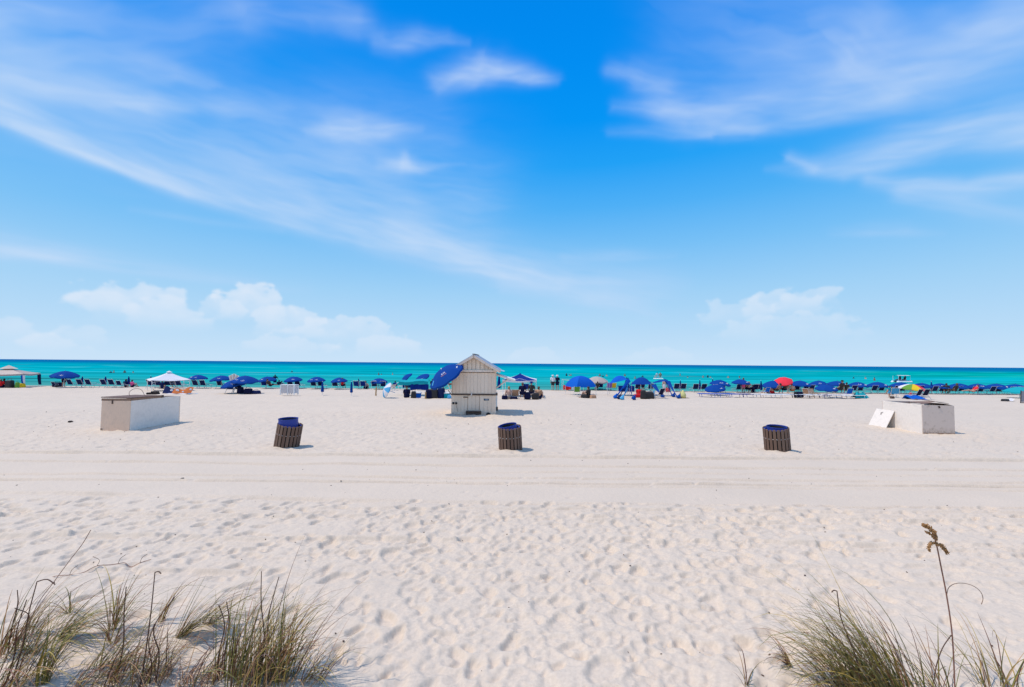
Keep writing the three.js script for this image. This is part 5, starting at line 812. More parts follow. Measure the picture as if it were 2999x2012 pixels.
{
  const [x, Z] = onSea(1928, 1110.5), t = thing('water_bike', 'small open white water bike with two riders off the sail shades', 'boat', x, SEA - 0.05, -Z);
  for (const z of [-0.4, 0.4]) part('float', place(new THREE.CapsuleGeometry(0.16, 1.5, 6, 10), 0, 0.12, z, 0, 0, Math.PI / 2), M.frameW, t); part('frame', [rod(V(-0.7, 0.2, -0.4), V(-0.7, 0.2, 0.4), 0.04), rod(V(0.7, 0.2, -0.4), V(0.7, 0.2, 0.4), 0.04), rod(V(-0.8, 0.62, 0), V(0.8, 0.62, 0), 0.05), rod(V(-0.6, 0.15, 0), V(-0.6, 0.62, 0), 0.04), rod(V(0.6, 0.15, 0), V(0.6, 0.62, 0), 0.04)], M.frameW, t);
  person('chair', x - 0.32, SEA + 0.18, Z, 0.2, { shirt: M.canvasW, hair: 0 }, 'rider on the water bike, hut side'); person('chair', x + 0.42, SEA + 0.18, Z, -0.2, { shirt: M.tan, hair: 1 }, 'rider on the water bike, far side');
}

// ---------------------------------------------------------------- baggage, crates and towels
// slatted white crates
[[834, 0.62, 'slatted white crate of the joined pair, gazebo side', 0.25], [857, 0.66, 'slatted white crate of the joined pair, hut side', -0.12]].forEach(([px, w, label, turn]) => {
  const [x, Z] = at(px, 1159), t = thing('slatted_crate', label, 'crate', x, -0.01, -Z, turn, 'slatted white crates'), h = 0.8;
  for (const [a, b] of [[-1, -1], [1, -1], [-1, 1], [1, 1]]) part('corner_post', rbox(0.07, h, 0.07, 0.01, a * (w / 2 - 0.035), h / 2, b * 0.27), M.frameW, t);
  for (let k = 0; k < 9; k++) { const y = 0.16 + k * 0.072; part('slat', rbox(w - 0.15, 0.05, 0.02, 0.004, 0, y, 0.285, 0.25), M.canvasW, t); part('slat', rbox(w - 0.15, 0.05, 0.02, 0.004, 0, y, -0.285), M.canvasW, t); for (const s of [-1, 1]) part('slat', rbox(0.02, 0.05, 0.46, 0.004, s * (w / 2 - 0.035), y, 0), M.canvasW, t); }
  part('lid', rbox(w + 0.02, 0.04, 0.62, 0.01, 0, h + 0.02, 0), M.frameW, t);
});
const at0 = (px, py) => { const [x, Z] = at(px, py); return [x, sandAt(x, Z, true), -Z]; };
// patterned brown towel hung between two posts under the white canopy
{
  const [x0, y0, z0] = at0(484, 1152), [x1] = at0(574, 1152), L = x1 - x0, t = thing('patterned_towel', 'brown and navy towel with pale spots propped under white canopy', 'towel', x0, y0, z0);
  const f = (u, v) => [L * u, 0.02 + (0.62 - 0.25 * Math.sin(u * 3) + 0.07 * Math.sin(u * 17)) * (1 - v), 0.25 * Math.sin(u * 5) * 0.4 + 0.35 * v];
  part('cloth', sheet((u, v) => f(u * 0.36, v), 14, 8), M.navy2, t); part('cloth', sheet((u, v) => f(0.36 + u * 0.64, v), 26, 8), M.orange, t);
  for (const [u, v, r] of [[0.30, 0.3, 0.13], [0.5, 0.35, 0.15], [0.7, 0.6, 0.1], [0.93, 0.35, 0.11]]) { const p = f(u, v); part('pale_spot', new THREE.SphereGeometry(1, 14, 8).scale(r, r * 0.8, 0.03).translate(p[0], p[1], p[2] + 0.03), M.canvasW, t); }
  part('spread_end', sheet((u, v) => [L * (0.2 + 0.95 * u), 0.03 + 0.02 * Math.sin(u * 14), 0.35 + 0.55 * v], 16, 4), M.canvasW, t); part('spread_corner', sheet((u, v) => [L * (0.9 + 0.4 * u), 0.04 + 0.015 * Math.sin(u * 9), 0.3 + 0.3 * v], 6, 3), M.lightblue, t);
}
{ const [x, y, z] = at0(684, 1139), t = thing('pool_float', 'pale oval ribbed float standing behind the overlapping umbrellas', 'float', x, y, z); for (let k = -3; k <= 3; k++) part('rib', new THREE.CapsuleGeometry(0.075, 0.5 + 0.1 * Math.cos(k), 5, 10).scale(1, 1, 0.8).translate(0, 0, 0).rotateZ(-k * 0.10).translate(k * 0.14, 1.25 - Math.abs(k) * 0.035, 0), k % 2 ? M.canvasW : M.beige, t); part('stake', rod(V(0, -0.1, 0), V(0, 1.0, 0), 0.025, 6), M.frameW, t); }
// bags, coolers, towels and the like
function bag(px, py, w, h, d, mat, label, cat = 'bag', name = 'beach_bag', strap = true) {
  const [x, y, z] = at0(px, py), t = thing(name, label, cat, x, y, z, R(-0.4, 0.4));
  const g = new RoundedBoxGeometry(w, h, d, 3, Math.min(w, h, d) * 0.28), p = g.attributes.position; for (let i = 0; i < p.count; i++) { const k = 1 - 0.16 * (p.getY(i) / h + 0.5); p.setX(i, p.getX(i) * k + 0.02 * noise(p.getY(i) * 6, p.getZ(i) * 6)); p.setZ(i, p.getZ(i) * k); } g.computeVertexNormals(); g.translate(0, h / 2 - 0.01, 0);
  part('body', g, mat, t); if (strap) part('strap', tube([V(-w * 0.3, h * 0.9, d * 0.2), V(-w * 0.2, h * 1.2, 0), V(w * 0.2, h * 1.2, 0), V(w * 0.3, h * 0.9, d * 0.2)], 0.014, 12, 5), mat, t); return t;
}
function cooler(px, py, mat, label) { const [x, y, z] = at0(px, py), t = thing('cooler_box', label, 'cooler', x, y, z, R(-0.3, 0.3)); part('body', rbox(0.62, 0.36, 0.4, 0.04, 0, 0.18, 0), mat, t); part('lid', rbox(0.65, 0.08, 0.43, 0.03, 0, 0.405, 0), M.frameW, t); part('handle', tube([V(-0.34, 0.3, 0), V(-0.36, 0.46, 0), V(0.36, 0.46, 0), V(0.34, 0.3, 0)], 0.015, 14, 5), M.frameW, t); }
bag(60, 1135, 0.9, 0.45, 0.5, M.yellow, 'yellow padded lounger seat inside the tan gazebo', 'cushion', 'seat_cushion', false); bag(28, 1136, 0.7, 0.8, 0.5, M.black, 'dark heap of bags inside the tan gazebo'); bag(50, 1136, 0.3, 0.6, 0.3, M.green, 'green bag against the tan gazebo leg');
bag(168, 1133, 0.9, 0.5, 0.5, M.navy, 'dark hooded pushchair by the lone tilted umbrella', 'pushchair', 'pushchair');
cooler(1221, 1165, M.blueBright, 'blue cooler box before the teal shelter'); bag(1211, 1166, 0.4, 0.55, 0.35, M.black, 'black bag beside the blue cooler box'); bag(1258, 1166, 0.7, 0.7, 0.5, M.navy, 'navy rucksack under the blue curtain'); bag(1270, 1166, 0.7, 0.75, 0.5, M.black, 'black beach bag between navy rucksack and teal cooler'); bag(1292, 1166, 0.6, 0.8, 0.5, M.navy2, 'tall navy bag beside the teal cooler'); cooler(1306, 1166, M.teal, 'teal cooler box nearest the hut wall'); bag(1316, 1167, 0.3, 0.25, 0.3, M.lightblue, 'small light blue bag at the hut wall');
bag(727, 1154, 0.7, 0.5, 0.5, M.navy, 'dark rucksack under the higher overlapping umbrella'); bag(750, 1154, 0.8, 0.32, 0.4, M.navy2, 'low navy bag at the edge of the overlapping umbrellas'); bag(704, 1153, 0.5, 0.6, 0.5, M.navy, 'navy bag between the overlapping umbrellas');
bag(1478, 1169, 0.45, 0.3, 0.4, M.navy, 'small navy bag at the sunburnt sitter'); bag(1545, 1169, 0.5, 0.55, 0.45, M.navy, 'navy rucksack between the canopy sitters'); bag(1568, 1169, 0.6, 0.5, 0.45, M.black, 'black bag at the canopy outer leg'); bag(1505, 1169, 0.6, 0.2, 0.4, M.navy, 'low navy bag in front of the tan chair'); 
{ const [x, y, z] = at0(1509, 1168), t = thing('beach_chair', 'low tan beach chair under the blue and white canopy', 'chair', x, y, z); part('backrest', sling(0.52, [[0.25, 0.02], [0.5, 0.1], [0.72, 0.16]]), M.tan, t); part('seat', sling(0.52, [[0.25, 0], [0.2, -0.45]]), M.navy, t); for (const s of [-0.27, 0.27]) { part('side_frame', [rod(V(s, 0, 0.12), V(s, 0.74, 0.17), 0.015), rod(V(s, 0.25, 0), V(s, 0, -0.5), 0.015)], M.frameW, t); } }
{ const [x, y, z] = at0(1690, 1161), t = thing('folding_chair', 'green folding chair under the blue dome shelter', 'chair', x, y, z, -0.1); part('backrest', sling(0.5, [[0.42, 0], [0.65, 0.05], [0.88, 0.12]]), M.green, t); part('seat', sling(0.5, [[0.42, 0], [0.38, -0.45]]), M.green, t); for (const s of [-0.26, 0.26]) { part('leg', rod(V(s, 0, 0.1), V(s, 0.9, 0.13), 0.015), M.frameW, t); part('leg', rod(V(s, 0, -0.45), V(s, 0.42, -0.3), 0.015), M.frameW, t); } }
bag(1737, 1167, 0.5, 0.3, 0.4, M.tan, 'tan bag at the edge of the blue dome shelter'); bag(1712, 1166, 0.6, 0.35, 0.4, M.black, 'black bag by the reclining person');
{ const [x, y, z] = at0(1832, 1147), t = thing('draped_table', 'navy draped table behind the wing-like sail shade', 'table', x, y, z); part('top', rbox(1.7, 0.05, 0.7, 0.02, 0, 0.62, 0), M.blueDark, t); part('drape', sheet((u, v) => [1.74 * (u - 0.5), 0.63 - 0.58 * v, 0.36 + 0.03 * Math.sin(u * 30) * v], 30, 4), M.blueDark, t); for (const [a, b] of [[-0.75, 0.28], [0.75, 0.28], [-0.75, -0.28], [0.75, -0.28]]) part('leg', rod(V(a, 0, b), V(a, 0.6, b), 0.02), M.frameW, t); }
bag(1896, 1168, 1.15, 0.6, 0.6, M.black, 'big black heap of bags under the middle sail shade'); bag(1884, 1169, 0.5, 0.75, 0.45, M.black, 'black rucksack leaning on the heap of bags'); bag(1915, 1163, 0.16, 0.6, 0.16, M.lightblue, 'tall light blue flask beside the heap of bags', 'flask', 'flask', false); bag(1868, 1164, 0.7, 0.3, 0.4, M.red, 'red bag beneath the middle sail shade');
lounger(1938, 1168, 'navy chair with its back to us under the small sail shade', { size: 0.95, mat: M.navy, turn: 0.5 });
{ const [x, y, z] = at0(2000, 1166), t = thing('water_jug', 'pale yellow bag on a dark mat past the sail shades', 'bag', x, y, z); part('body', new THREE.LatheGeometry([[0.01, 0.04], [0.24, 0.05], [0.27, 0.25], [0.2, 0.45], [0.09, 0.58], [0.08, 0.66], [0.01, 0.68]].map(([r, q]) => new THREE.Vector2(r, q)), 18), M.paleYellow, t); part('handle', tube([V(-0.09, 0.55, 0), V(-0.22, 0.52, 0), V(-0.26, 0.36, 0)], 0.03, 8, 6), M.paleYellow, t); part('mat', rbox(0.75, 0.03, 0.4, 0.01, 0.12, 0.015, 0), M.navy, t); }
{ const [x, y, z] = at0(2518, 1167.5), t = thing('towel_tent', 'teal towel draped as a low tent past the front loungers', 'towel', x, y, z); part('cloth', sheet((u, v) => [1.1 * (u - 0.5) * (0.6 + 0.6 * v), 0.55 - 0.5 * v + 0.05 * Math.sin(u * 8), 0.3 * v + 0.05 * Math.sin(u * 12)], 16, 8), M.teal, t); part('cloth', sheet((u, v) => [1.1 * (u - 0.5) * (0.6 + 0.6 * v), 0.55 - 0.5 * v + 0.05 * Math.sin(u * 8), -0.3 * v], 16, 6), M.teal, t); }
{ const [x, y, z] = at0(2674, 1170), t = thing('beach_blanket', 'bright blue blanket spread over a low frame by navy chairs', 'blanket', x, y, z); part('cloth', sheet((u, v) => [1.3 * (u - 0.5) + 0.25 * v, 0.36 - 0.32 * v + 0.03 * Math.sin(u * 11), 0.5 * v - 0.1 + 0.04 * Math.sin(u * 7)], 18, 8), M.blueBright, t); part('cloth_back', sheet((u, v) => [1.3 * (u - 0.5), 0.36 - 0.33 * v + 0.03 * Math.sin(u * 11), -0.1 - 0.3 * v], 18, 4), M.blueBright, t); }
bag(2613, 1167, 0.34, 0.22, 0.25, M.darkwood, 'small dark brown bag behind the box with leaning panel'); bag(2667, 1158, 0.25, 0.3, 0.25, M.red, 'small red bucket at the rainbow umbrella pole', 'bucket', 'bucket'); bag(2342, 1164, 0.6, 0.55, 0.5, M.navy, 'round navy bag in the front row past the red umbrella'); bag(2330, 1164, 0.28, 0.55, 0.3, M.black, 'black upright bag in the front row past the red umbrella');
lounger(2368, 1163, 'tan folding chair tilted in the front row, hut side', { mat: M.tan, turn: -1.0, frame: M.frameW, size: 0.85 }); lounger(2384, 1163, 'olive folding chair tilted in the front row, far side', { mat: M.beige, turn: -1.1, frame: M.wood, size: 0.85 }); lounger(2252, 1156, 'small blue chair below the half hidden umbrella', { mat: M.blueBright, size: 0.8 }); lounger(2494, 1163, 'blue folding chair in the front row beside the teal towel', { mat: M.blueBright, size: 0.9 });
bag(2944, 1175, 0.55, 0.2, 0.35, M.black, 'black and white bundle lying alone on open sand near frame edge', 'bundle', 'towel_bundle', false);
{ const [x, y, z] = at0(2962, 1175), t = thing('folded_towel', 'white folded towel beside the black bundle', 'towel', x, y, z, 0.5); part('cloth', sheet((u, v) => [0.7 * (u - 0.5), 0.06 + 0.16 * u + 0.03 * Math.sin(v * 6), 0.3 * (v - 0.5)], 8, 8), M.canvasW, t); }
{ const [x, y, z] = at0(2999, 1181), t = thing('chair_back', 'dark framed cloth chair cut by the frame edge', 'chair', x, y, z); part('cloth', sheet((u, v) => [0.6 * (u - 0.4), 0.1 + 0.85 * v, 0.05 * v], 4, 6), M.grey, t); for (const s of [-0.26, 0.38]) part('post', rod(V(s, 0, 0), V(s, 1.0, 0.06), 0.03), M.black, t); part('foot_bar', rod(V(-0.26, 0.04, 0), V(0.38, 0.04, 0), 0.03), M.black, t); }
{ const [x, y, z] = at0(1150, 1143), t = thing('beach_cart', 'wicker beach cart at the water behind the teal shelter', 'cart', x, y, z, 0.4); part('basket', new THREE.CylinderGeometry(0.34, 0.26, 0.36, 14, 1, true).translate(0, 0.42, 0), M.beige, t); for (const s of [-0.3, 0.3]) part('wheel', place(new THREE.TorusGeometry(0.2, 0.03, 6, 18), 0.05, 0.2, s), M.frameW, t); part('handle', tube([V(0.2, 0.5, 0), V(0.5, 0.8, 0), V(0.62, 0.85, 0)], 0.02, 8, 5), M.frameW, t); }
{ const [x, y, z] = at0(1176, 1142), t = thing('folding_table', 'small white folding table behind the teal shelter', 'table', x, y, z); part('top', rbox(0.8, 0.04, 0.5, 0.01, 0, 0.42, 0), M.frameW, t); for (const s of [-0.32, 0.32]) part('leg', [rod(V(s, 0, 0.2), V(s, 0.42, -0.2), 0.016), rod(V(s, 0, -0.2), V(s, 0.42, 0.2), 0.016)], M.frameW, t); }
{ const [x, y, z] = at0(1312, 1141), t = thing('wooden_rack', 'brown wooden rack at the water behind the hut', 'rack', x, y, z); for (const [a, b] of [[-0.5, 0], [0.5, 0]]) part('post', rod(V(a, 0, b), V(a * 0.9, 0.75, b), 0.035), M.wood, t); part('bar', rod(V(-0.6, 0.72, 0), V(0.6, 0.72, 0), 0.035), M.wood, t); part('brace', rod(V(-0.5, 0.05, 0), V(0.45, 0.7, 0.02), 0.03), M.wood, t); part('mat', rbox(0.5, 0.16, 0.3, 0.04, 0.3, 0.6, 0), M.plyDark, t); }

// ---------------------------------------------------------------- dune grass in the foreground
function blades(list) {                                  // list of {p, az, lean, bend, len, w, c}: curved V-folded leaves in one geometry
  const P = [], C = [], I = [], n = 8;
  for (const b of list) {
    const base = P.length / 3; let pos = b.p.clone(), th = b.lean; const h = V(Math.sin(b.az), 0, -Math.cos(b.az)), side = V(Math.cos(b.az + b.tw), 0, Math.sin(b.az + b.tw));
    for (let i = 0; i <= n; i++) {
      const f = i / n, w = b.w * (i === n ? 0.12 : Math.min(1, 0.55 + 1.6 * f) * (1 - 0.82 * f * f)), d = h.clone().multiplyScalar(Math.sin(th)).add(V(0, Math.cos(th), 0)), up = new THREE.Vector3().crossVectors(side, d).normalize();
      P.push(...pos.clone().addScaledVector(side, -w).toArray(), ...pos.clone().addScaledVector(up, w * 0.55).toArray(), ...pos.clone().addScaledVector(side, w).toArray());
      for (let k = 0; k < 3; k++) C.push(...b.c);
      if (i) { const a = base + (i - 1) * 3, q = a + 3; I.push(a, a + 1, q + 1, a, q + 1, q, a + 1, a + 2, q + 2, a + 1, q + 2, q + 1); }
      pos.addScaledVector(d, b.len / n); th += b.bend / n * (0.35 + 1.3 * f);
    }
  }
  const g = new THREE.BufferGeometry(); g.setAttribute('position', new THREE.Float32BufferAttribute(P, 3)); g.setAttribute('color', new THREE.Float32BufferAttribute(C, 3)); g.setIndex(I); g.computeVertexNormals(); return g;
}
function taper(pts, r0, r1) { const c = new THREE.CatmullRomCurve3(pts), g = new THREE.TubeGeometry(c, 16, 1, 6), p = g.attributes.position; for (let i = 0; i < p.count; i++) { const k = Math.floor(i / 7) / 16, q = c.getPointAt(k), r = lerp(r0, r1, k); p.setXYZ(i, q.x + (p.getX(i) - q.x) * r, q.y + (p.getY(i) - q.y) * r, q.z + (p.getZ(i) - q.z) * r); } return g; }
const leafMat = new THREE.MeshPhysicalMaterial({ vertexColors: true, color: 0xffffff, roughness: 0.7, transmission: 0.12, thickness: 0 }), stalkMat = std(0.085, 0.04, 0.022, 0.75);
const GREEN = [[0.21, 0.165, 0.028], [0.145, 0.135, 0.024], [0.28, 0.20, 0.045], [0.10, 0.10, 0.022]], DRY = [[0.22, 0.095, 0.04], [0.12, 0.05, 0.026], [0.34, 0.19, 0.085], [0.08, 0.036, 0.022]];
function clump(o) {
  // o: px, py base on the sand; n leaves; len range; az, spread: wind direction and scatter; lean; dry share
  const [x, Z] = at(o.px, o.py); MOUNDS.push([x, Z, o.r + 0.25, o.mound ?? 0.04]); const t = thing('grass_clump', o.label, 'grass', x, 0, -Z, 0, 'dune grass clumps'), list = [], dead = [];
  for (let i = 0; i < o.n * 0.75; i++) {
    const r = Math.sqrt(rnd()) * o.r, a = R(0, 6.28), dx = r * Math.cos(a), dz = r * Math.sin(a) * (o.flat ?? 0.7), gy = sandAt(x + dx, Z - dz) - 0.03, dry = rnd() < o.dry;
    const c = (dry ? DRY : GREEN)[Math.floor(R(0, 4))], k = R(0.8, 1.7);
    const b = { p: V(dx, gy, dz), az: o.az + R(-1, 1) * o.spread * 1.25, lean: o.lean + R(-0.3, 0.32), bend: R(o.bend * 0.2, o.bend * 2.6), len: R(o.len * 0.5, o.len * 1.35), w: R(0.55, 1.35) * 1.6 * (o.w ?? 0.0026), tw: R(-0.9, 0.9), c: c.map(v => v * k) };
    if (rnd() < 0.22) { b.bend = R(1.6, 3.0); b.len *= 1.25; b.w *= 1.2; } else if (rnd() < 0.07) { b.len *= 1.5; b.lean += 0.2; }
    (dry ? dead : list).push(b);
  }
  for (const [name, l] of [['green_leaves', list], ['dry_leaves', dead]]) if (l.length) { const m = part(name, blades(l), leafMat, t); m.userData.kind = 'stuff'; }
  for (const [dx, h, lx, bent] of o.stems ?? []) {
    const gy = sandAt(x + dx, Z) - 0.03, top = V(dx + lx, gy + h, 0), pts = [V(dx, gy, 0), V(dx + lx * 0.3, gy + h * 0.4, 0), V(dx + lx * 0.7, gy + h * 0.75, 0), top];
    pts.forEach((p, i) => p.add(V(0.02 * R(-1, 1) * i, 0, 0.03 * R(-1, 1) * i))); part('dry_stem', taper(pts, 0.0062, 0.0034), stalkMat, t); if (bent) part('dry_stem', tube([top, top.clone().add(V(bent * 0.5, Math.abs(bent) * 0.12, 0)), top.clone().add(V(bent, -Math.abs(bent) * 0.1, 0.01))], 0.0045, 8, 5), stalkMat, t);
  }
  return t;
}
const E = Math.PI / 2;                                   // leaves blown towards the right: azimuth +90 degrees
for (const o of [
  { px: 20, py: 1945, n: 70, len: 0.62, r: 0.13, az: E * 0.7, spread: 0.9, lean: 0.28, bend: 0.7, dry: 0.55, stems: [[0.0, 0.66, 0.12, 0.0], [0.06, 0.5, 0.08, 0]], label: 'brown grass tuft at the frame edge' },
  { px: 15, py: 2040, n: 120, len: 0.8, r: 0.2, az: E * 0.8, spread: 0.7, lean: 0.45, bend: 0.7, dry: 0.5, stems: [[0.0, 0.98, 0.24, 0.16], [-0.05, 0.8, 0.2, 0]], label: 'tall grass clump in the picture corner with a snapped brown stem' },
  { px: 92, py: 1950, n: 40, len: 0.32, r: 0.03, az: 0.2, spread: 3, lean: 0.35, bend: 1.3, dry: 0.15, w: 0.003, label: 'small yellow-green tuft beside the snapped stem clump' },
  { px: 122, py: 2035, n: 55, len: 0.56, r: 0.05, az: 0.6, spread: 1.2, lean: 0.2, bend: 0.9, dry: 0.05, w: 0.003, label: 'fresh green tuft near the corner' },
  { px: 203, py: 1806, n: 26, len: 0.32, r: 0.02, az: 0.4, spread: 2.6, lean: 0.25, bend: 1.2, dry: 0.25, label: 'little upright tuft standing highest on the bare sand' },
  { px: 168, py: 1894, n: 90, len: 0.62, r: 0.05, az: E * 0.95, spread: 0.4, lean: 0.72, bend: 0.75, dry: 0.25, label: 'olive tuft sweeping low over the sand' },
  { px: 330, py: 1860, n: 46, len: 0.52, r: 0.035, az: E * 0.6, spread: 1.9, lean: 0.35, bend: 0.7, dry: 0.45, label: 'fanned tuft with a leaf arching back over olive tuft' },
  { px: 325, py: 1905, n: 36, len: 0.42, r: 0.03, az: 0.3, spread: 2.2, lean: 0.3, bend: 0.9, dry: 0.7, label: 'dry brown tuft in front of the fanned tuft' },
  { px: 400, py: 2030, n: 230, len: 0.5, r: 0.26, az: E * 0.8, spread: 1.2, lean: 0.4, bend: 1.0, dry: 0.68, w: 0.0022, stems: [[-0.2, 0.9, 0.12, 0], [0.02, 0.98, 0.10, 0.06], [0.1, 0.55, 0.05, 0], [0.15, 0.72, 0.07, 0]], label: 'dense tangled brown clump with three bare upright stems' },
  { px: 516, py: 1890, n: 95, len: 0.6, r: 0.04, az: E * 0.92, spread: 0.35, lean: 0.62, bend: 0.65, dry: 0.3, label: 'olive tuft fanning out beyond the tangled clump' },
  { px: 470, py: 1840, n: 30, len: 0.42, r: 0.05, az: E * 0.5, spread: 0.7, lean: 0.25, bend: 0.5, dry: 0.6, label: 'sparse upright brown tuft behind the fanning olive tuft' },
  { px: 600, py: 1850, n: 60, len: 0.46, r: 0.06, az: E * 0.9, spread: 0.6, lean: 0.75, bend: 0.6, dry: 0.65, label: 'flattened brown tuft right of the fanning olive tuft' },
  { px: 655, py: 2030, n: 60, len: 0.62, r: 0.1, az: E * 0.3, spread: 1.0, lean: 0.15, bend: 0.5, dry: 0.75, stems: [[0.0, 0.72, -0.02, 0], [-0.05, 0.7, 0.04, 0], [0.08, 0.5, -0.06, 0]], label: 'stiff brown stems between tangled clump and big green clump' },
  { px: 760, py: 2035, n: 420, len: 0.62, r: 0.27, az: E * 0.55, spread: 1.2, lean: 0.28, bend: 0.85, dry: 0.42, w: 0.0027, stems: [[0.04, 0.86, 0.05, 0], [0.0, 0.95, 0.02, 0]], mound: 0.07, label: 'big bushy green clump, largest of the grass on this side' },
  { px: 905, py: 2032, n: 70, len: 0.42, r: 0.1, az: E * 0.85, spread: 0.8, lean: 0.5, bend: 1.0, dry: 0.5, label: 'low arching tuft at the edge of the big green clump' },
  { px: 250, py: 2040, n: 110, len: 0.55, r: 0.22, az: E * 0.9, spread: 0.6, lean: 0.65, bend: 0.5, dry: 0.5, label: 'low leaning grass between fresh tuft and tangled clump' },
  { px: 565, py: 2045, n: 110, len: 0.42, r: 0.16, az: E * 0.8, spread: 1.1, lean: 0.5, bend: 1.0, dry: 0.7, label: 'low brown grass filling the gap before the big green clump' },
  { px: 70, py: 1880, n: 60, len: 0.5, r: 0.1, az: E * 0.8, spread: 0.8, lean: 0.5, bend: 0.8, dry: 0.5, label: 'thin grass behind the snapped stem clump' },
  { px: 300, py: 1980, n: 70, len: 0.46, r: 0.12, az: E * 0.85, spread: 0.7, lean: 0.6, bend: 0.8, dry: 0.45, label: 'low sweep of grass below the dry brown tuft' },
  { px: 2575, py: 2080, n: 420, len: 0.7, r: 0.24, az: -E * 0.75, spread: 0.55, lean: 0.42, bend: 0.75, dry: 0.2, w: 0.0029, stems: [[-0.12, 0.92, -0.22, -0.05]], mound: 0.06, label: 'big olive clump blown over, below the sea oat stalk' },
  { px: 2650, py: 2085, n: 200, len: 0.7, r: 0.16, az: -E * 0.6, spread: 0.7, lean: 0.35, bend: 0.8, dry: 0.3, label: 'darker clump between big olive clump and sea oat stalk' },
  { px: 2450, py: 2050, n: 80, len: 0.44, r: 0.14, az: -E * 0.85, spread: 0.5, lean: 0.55, bend: 0.9, dry: 0.3, label: 'thin outer leaves on the sand side of big olive clump' },
  { px: 2316, py: 1965, n: 34, len: 0.24, r: 0.02, az: -E * 0.7, spread: 0.8, lean: 0.4, bend: 1.6, dry: 1, w: 0.003, label: 'straw coloured dead tuft beside big olive clump' },
  { px: 2186, py: 2022, n: 12, len: 0.26, r: 0.02, az: E * 0.5, spread: 1.8, lean: 0.4, bend: 1.2, dry: 0.7, label: 'tiny dark tuft alone on the trampled sand' },
  { px: 2890, py: 2050, n: 26, len: 0.62, r: 0.06, az: -E * 0.4, spread: 1.3, lean: 0.4, bend: 0.9, dry: 0.4, label: 'sparse grass past the sea oat stalk' },
  { px: 2960, py: 2050, n: 30, len: 0.52, r: 0.08, az: E * 0.4, spread: 1.3, lean: 0.4, bend: 0.8, dry: 0.4, label: 'sparse grass at the frame edge past the sea oat stalk' },
  { px: 2760, py: 2070, n: 46, len: 0.55, r: 0.12, az: -E * 0.2, spread: 1.6, lean: 0.5, bend: 0.7, dry: 0.4, label: 'loose crossing leaves at the foot of sea oat stalk' },
]) clump(o);
// the sea oat: stalk, hanging seed heads, one curled leaf
{
  const Z = 3.35, w = (px, py, dz = 0) => { const [x, y] = rise(px, py, Z + dz); return V(x, y, -Z - dz); };
  const foot = w(2797, 2030); foot.y = sandAt(foot.x, Z) - 0.03; const t = thing('sea_oat', 'tall brown sea oat stalk with drooping seed head', 'plant', foot.x, 0, -Z), L = (v) => v.sub(t.position);
  const line = [V(foot.x, foot.y, -Z), w(2796, 2000), w(2788, 1853), w(2773, 1748), w(2756, 1660), w(2740, 1585), w(2729, 1556), w(2716, 1541), w(2700, 1534)].map(L);
  part('stem', tube(line, 0.0046, 60, 6), std(0.22, 0.10, 0.065, 0.7), t);
  const husk = std(0.36, 0.19, 0.07, 0.85), seedG = new THREE.SphereGeometry(1, 5, 4).scale(0.0045, 0.013, 0.003);
  const head = (pts, n, rad) => { const c = new THREE.CatmullRomCurve3(pts), gs = []; for (let i = 0; i < n; i++) { const p = c.getPoint(rnd()), g = seedG.clone(); g.rotateZ(R(-1, 1)).rotateX(R(-0.8, 0.8)).rotateY(R(0, 3)); g.translate(p.x + R(-rad, rad), p.y + R(-rad, rad) - 0.004, p.z + R(-rad, rad)); gs.push(plain(g)); } const m = part('seed_head', mergeGeometries(gs), husk, t); m.userData.kind = 'stuff'; part('twig', tube(pts, 0.0022, 10, 4), husk, t); };
  head([w(2742, 1578), w(2738, 1562), w(2728, 1550), w(2716, 1540), w(2700, 1535)].map(L), 120, 0.010); head([w(2741, 1590), w(2755, 1596), w(2766, 1606), w(2772, 1618)].map(L), 80, 0.009); head([w(2740, 1586), w(2727, 1590), w(2719, 1602), w(2721, 1612)].map(L), 34, 0.007); head([w(2738, 1575), w(2724, 1562), w(2712, 1556)].map(L), 22, 0.006);
  part('curled_leaf', tube([w(2773, 1742), w(2778, 1722), w(2795, 1710), w(2822, 1708), w(2852, 1717), w(2873, 1735), w(2879, 1755), w(2874, 1770)].map(L), 0.0022, 30, 5), std(0.2, 0.11, 0.07, 0.8), t);
  part('side_leaf', tube([w(2736, 1985), w(2745, 1940), w(2762, 1895), w(2786, 1860)].map(L), 0.0035, 16, 5), stalkMat, t);
}
// long thin stalk leaning over the sand at the side
{ const Z = 4.1, w = (px, py) => { const [x, y] = rise(px, py, Z); return V(x, y, -Z); }; const f = w(60, 1850); f.y = sandAt(f.x, Z) - 0.02; const t = thing('grass_stalk', 'long thin pale stalk leaning far out over the bare sand', 'plant', f.x, 0, -Z); part('stem', tube([f, w(110, 1770), w(155, 1708), w(205, 1640), w(240, 1595), w(266, 1552)].map(v => v.sub(t.position)), 0.0032, 30, 5), std(0.27, 0.16, 0.12, 0.8), t); part('node', new THREE.SphereGeometry(0.007, 8, 6).translate(...w(158, 1706).sub(t.position).toArray()), stalkMat, t); }

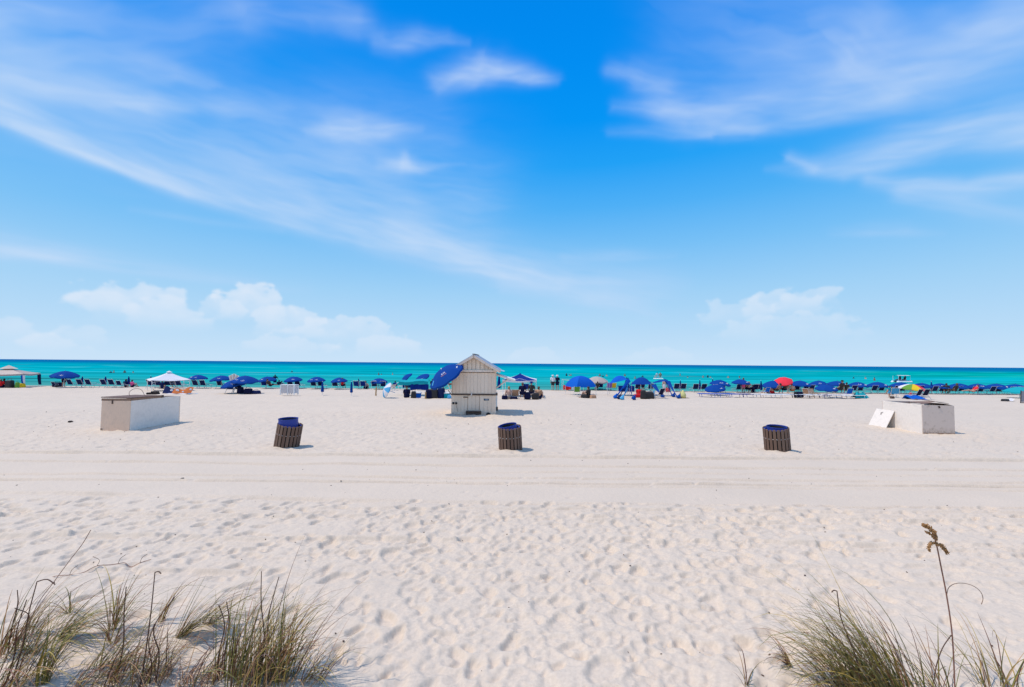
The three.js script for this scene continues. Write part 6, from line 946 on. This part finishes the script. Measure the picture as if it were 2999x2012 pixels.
// ---------------------------------------------------------------- litter on the sand
{
  const stone = (px, py, s, label, name = 'driftwood_bit', mat = M.plyDark) => { const [x, Z] = at(px, py), g = new THREE.IcosahedronGeometry(1, 2), p = g.attributes.position; for (let i = 0; i < p.count; i++) { const k = 1 + 0.35 * noise(p.getX(i) * 1.7 + px, p.getY(i) * 1.7 + p.getZ(i)); p.setXYZ(i, p.getX(i) * k, p.getY(i) * k, p.getZ(i) * k); } g.scale(s, s * 0.45, s * 0.6); g.computeVertexNormals(); solo(name, label, 'debris', g, mat, x, sandAt(x, Z) + s * 0.2, -Z, R(0, 3)); };
  stone(2365, 1840, 0.026, 'reddish brown stone on the sand above straw coloured tuft', 'pebble', std(0.16, 0.07, 0.06, 0.8)); stone(2252, 1781, 0.014, 'small black stone lying by itself past the footprints', 'pebble', M.black); stone(2237, 1870, 0.016, 'small brown stone on trampled sand', 'pebble', M.darkwood); stone(2233, 1975, 0.014, 'brown chip near the tiny dark tuft', 'pebble', M.darkwood);
  stone(1006, 1880, 0.014, 'dark chip on the sand beside big bushy clump', 'pebble', M.darkwood); stone(534, 1397, 0.035, 'dark chip on the raked strip', 'pebble', M.black); stone(206, 1237, 0.09, 'dark seaweed lump near the white storage box', 'pebble', M.dark);
  // a dry runner lying across the sand
  const [x, Z] = at(300, 1668), t = thing('dry_runner', 'dry reddish runner lying on the sand above the grass', 'plant', x, 0, -Z); const pts = []; for (let i = 0; i <= 10; i++) { const u = i / 10, xx = -0.42 + 0.85 * u, zz = 0.22 - 0.5 * u + 0.06 * Math.sin(u * 9); pts.push(V(xx, sandAt(x + xx, Z - zz) + 0.012 + 0.01 * Math.sin(u * 20), zz)); } part('runner', tube(pts, 0.004, 40, 5), std(0.28, 0.13, 0.09, 0.8), t);
  for (const i of [2, 4, 6, 9]) part('shoot', tube([pts[i], pts[i].clone().add(V(0.03, 0.07, 0)), pts[i].clone().add(V(0.08 * (i % 4 ? 1 : -1), 0.11, -0.02))], 0.003, 8, 4), stalkMat, t);
  // fine specks of shell and seaweed
  const q = mulberry(88), g = new THREE.IcosahedronGeometry(1, 0), n = 260, im = new THREE.InstancedMesh(g, M.darkwood, n), m4 = new THREE.Matrix4(); for (let i = 0; i < n; i++) { const zz = 3.5 + 22 * q() ** 1.6, xx = (q() * 2 - 1) * zz * 1.2, s = (0.004 + 0.006 * q()) * (0.7 + zz * 0.06); m4.compose(V(xx, sandAt(xx, zz) + s * 0.3, -zz), new THREE.Quaternion().setFromEuler(new THREE.Euler(q() * 6, q() * 6, q() * 6)), V(s, s * 0.6, s * 1.6)); im.setMatrixAt(i, m4); } im.name = 'sand_litter'; im.userData = { kind: 'stuff', label: 'dark specks of shell and seaweed strewn over sand', category: 'debris' }; lit(im); scene.add(im);
}

buildBeach();
renderer.render(scene, camera);
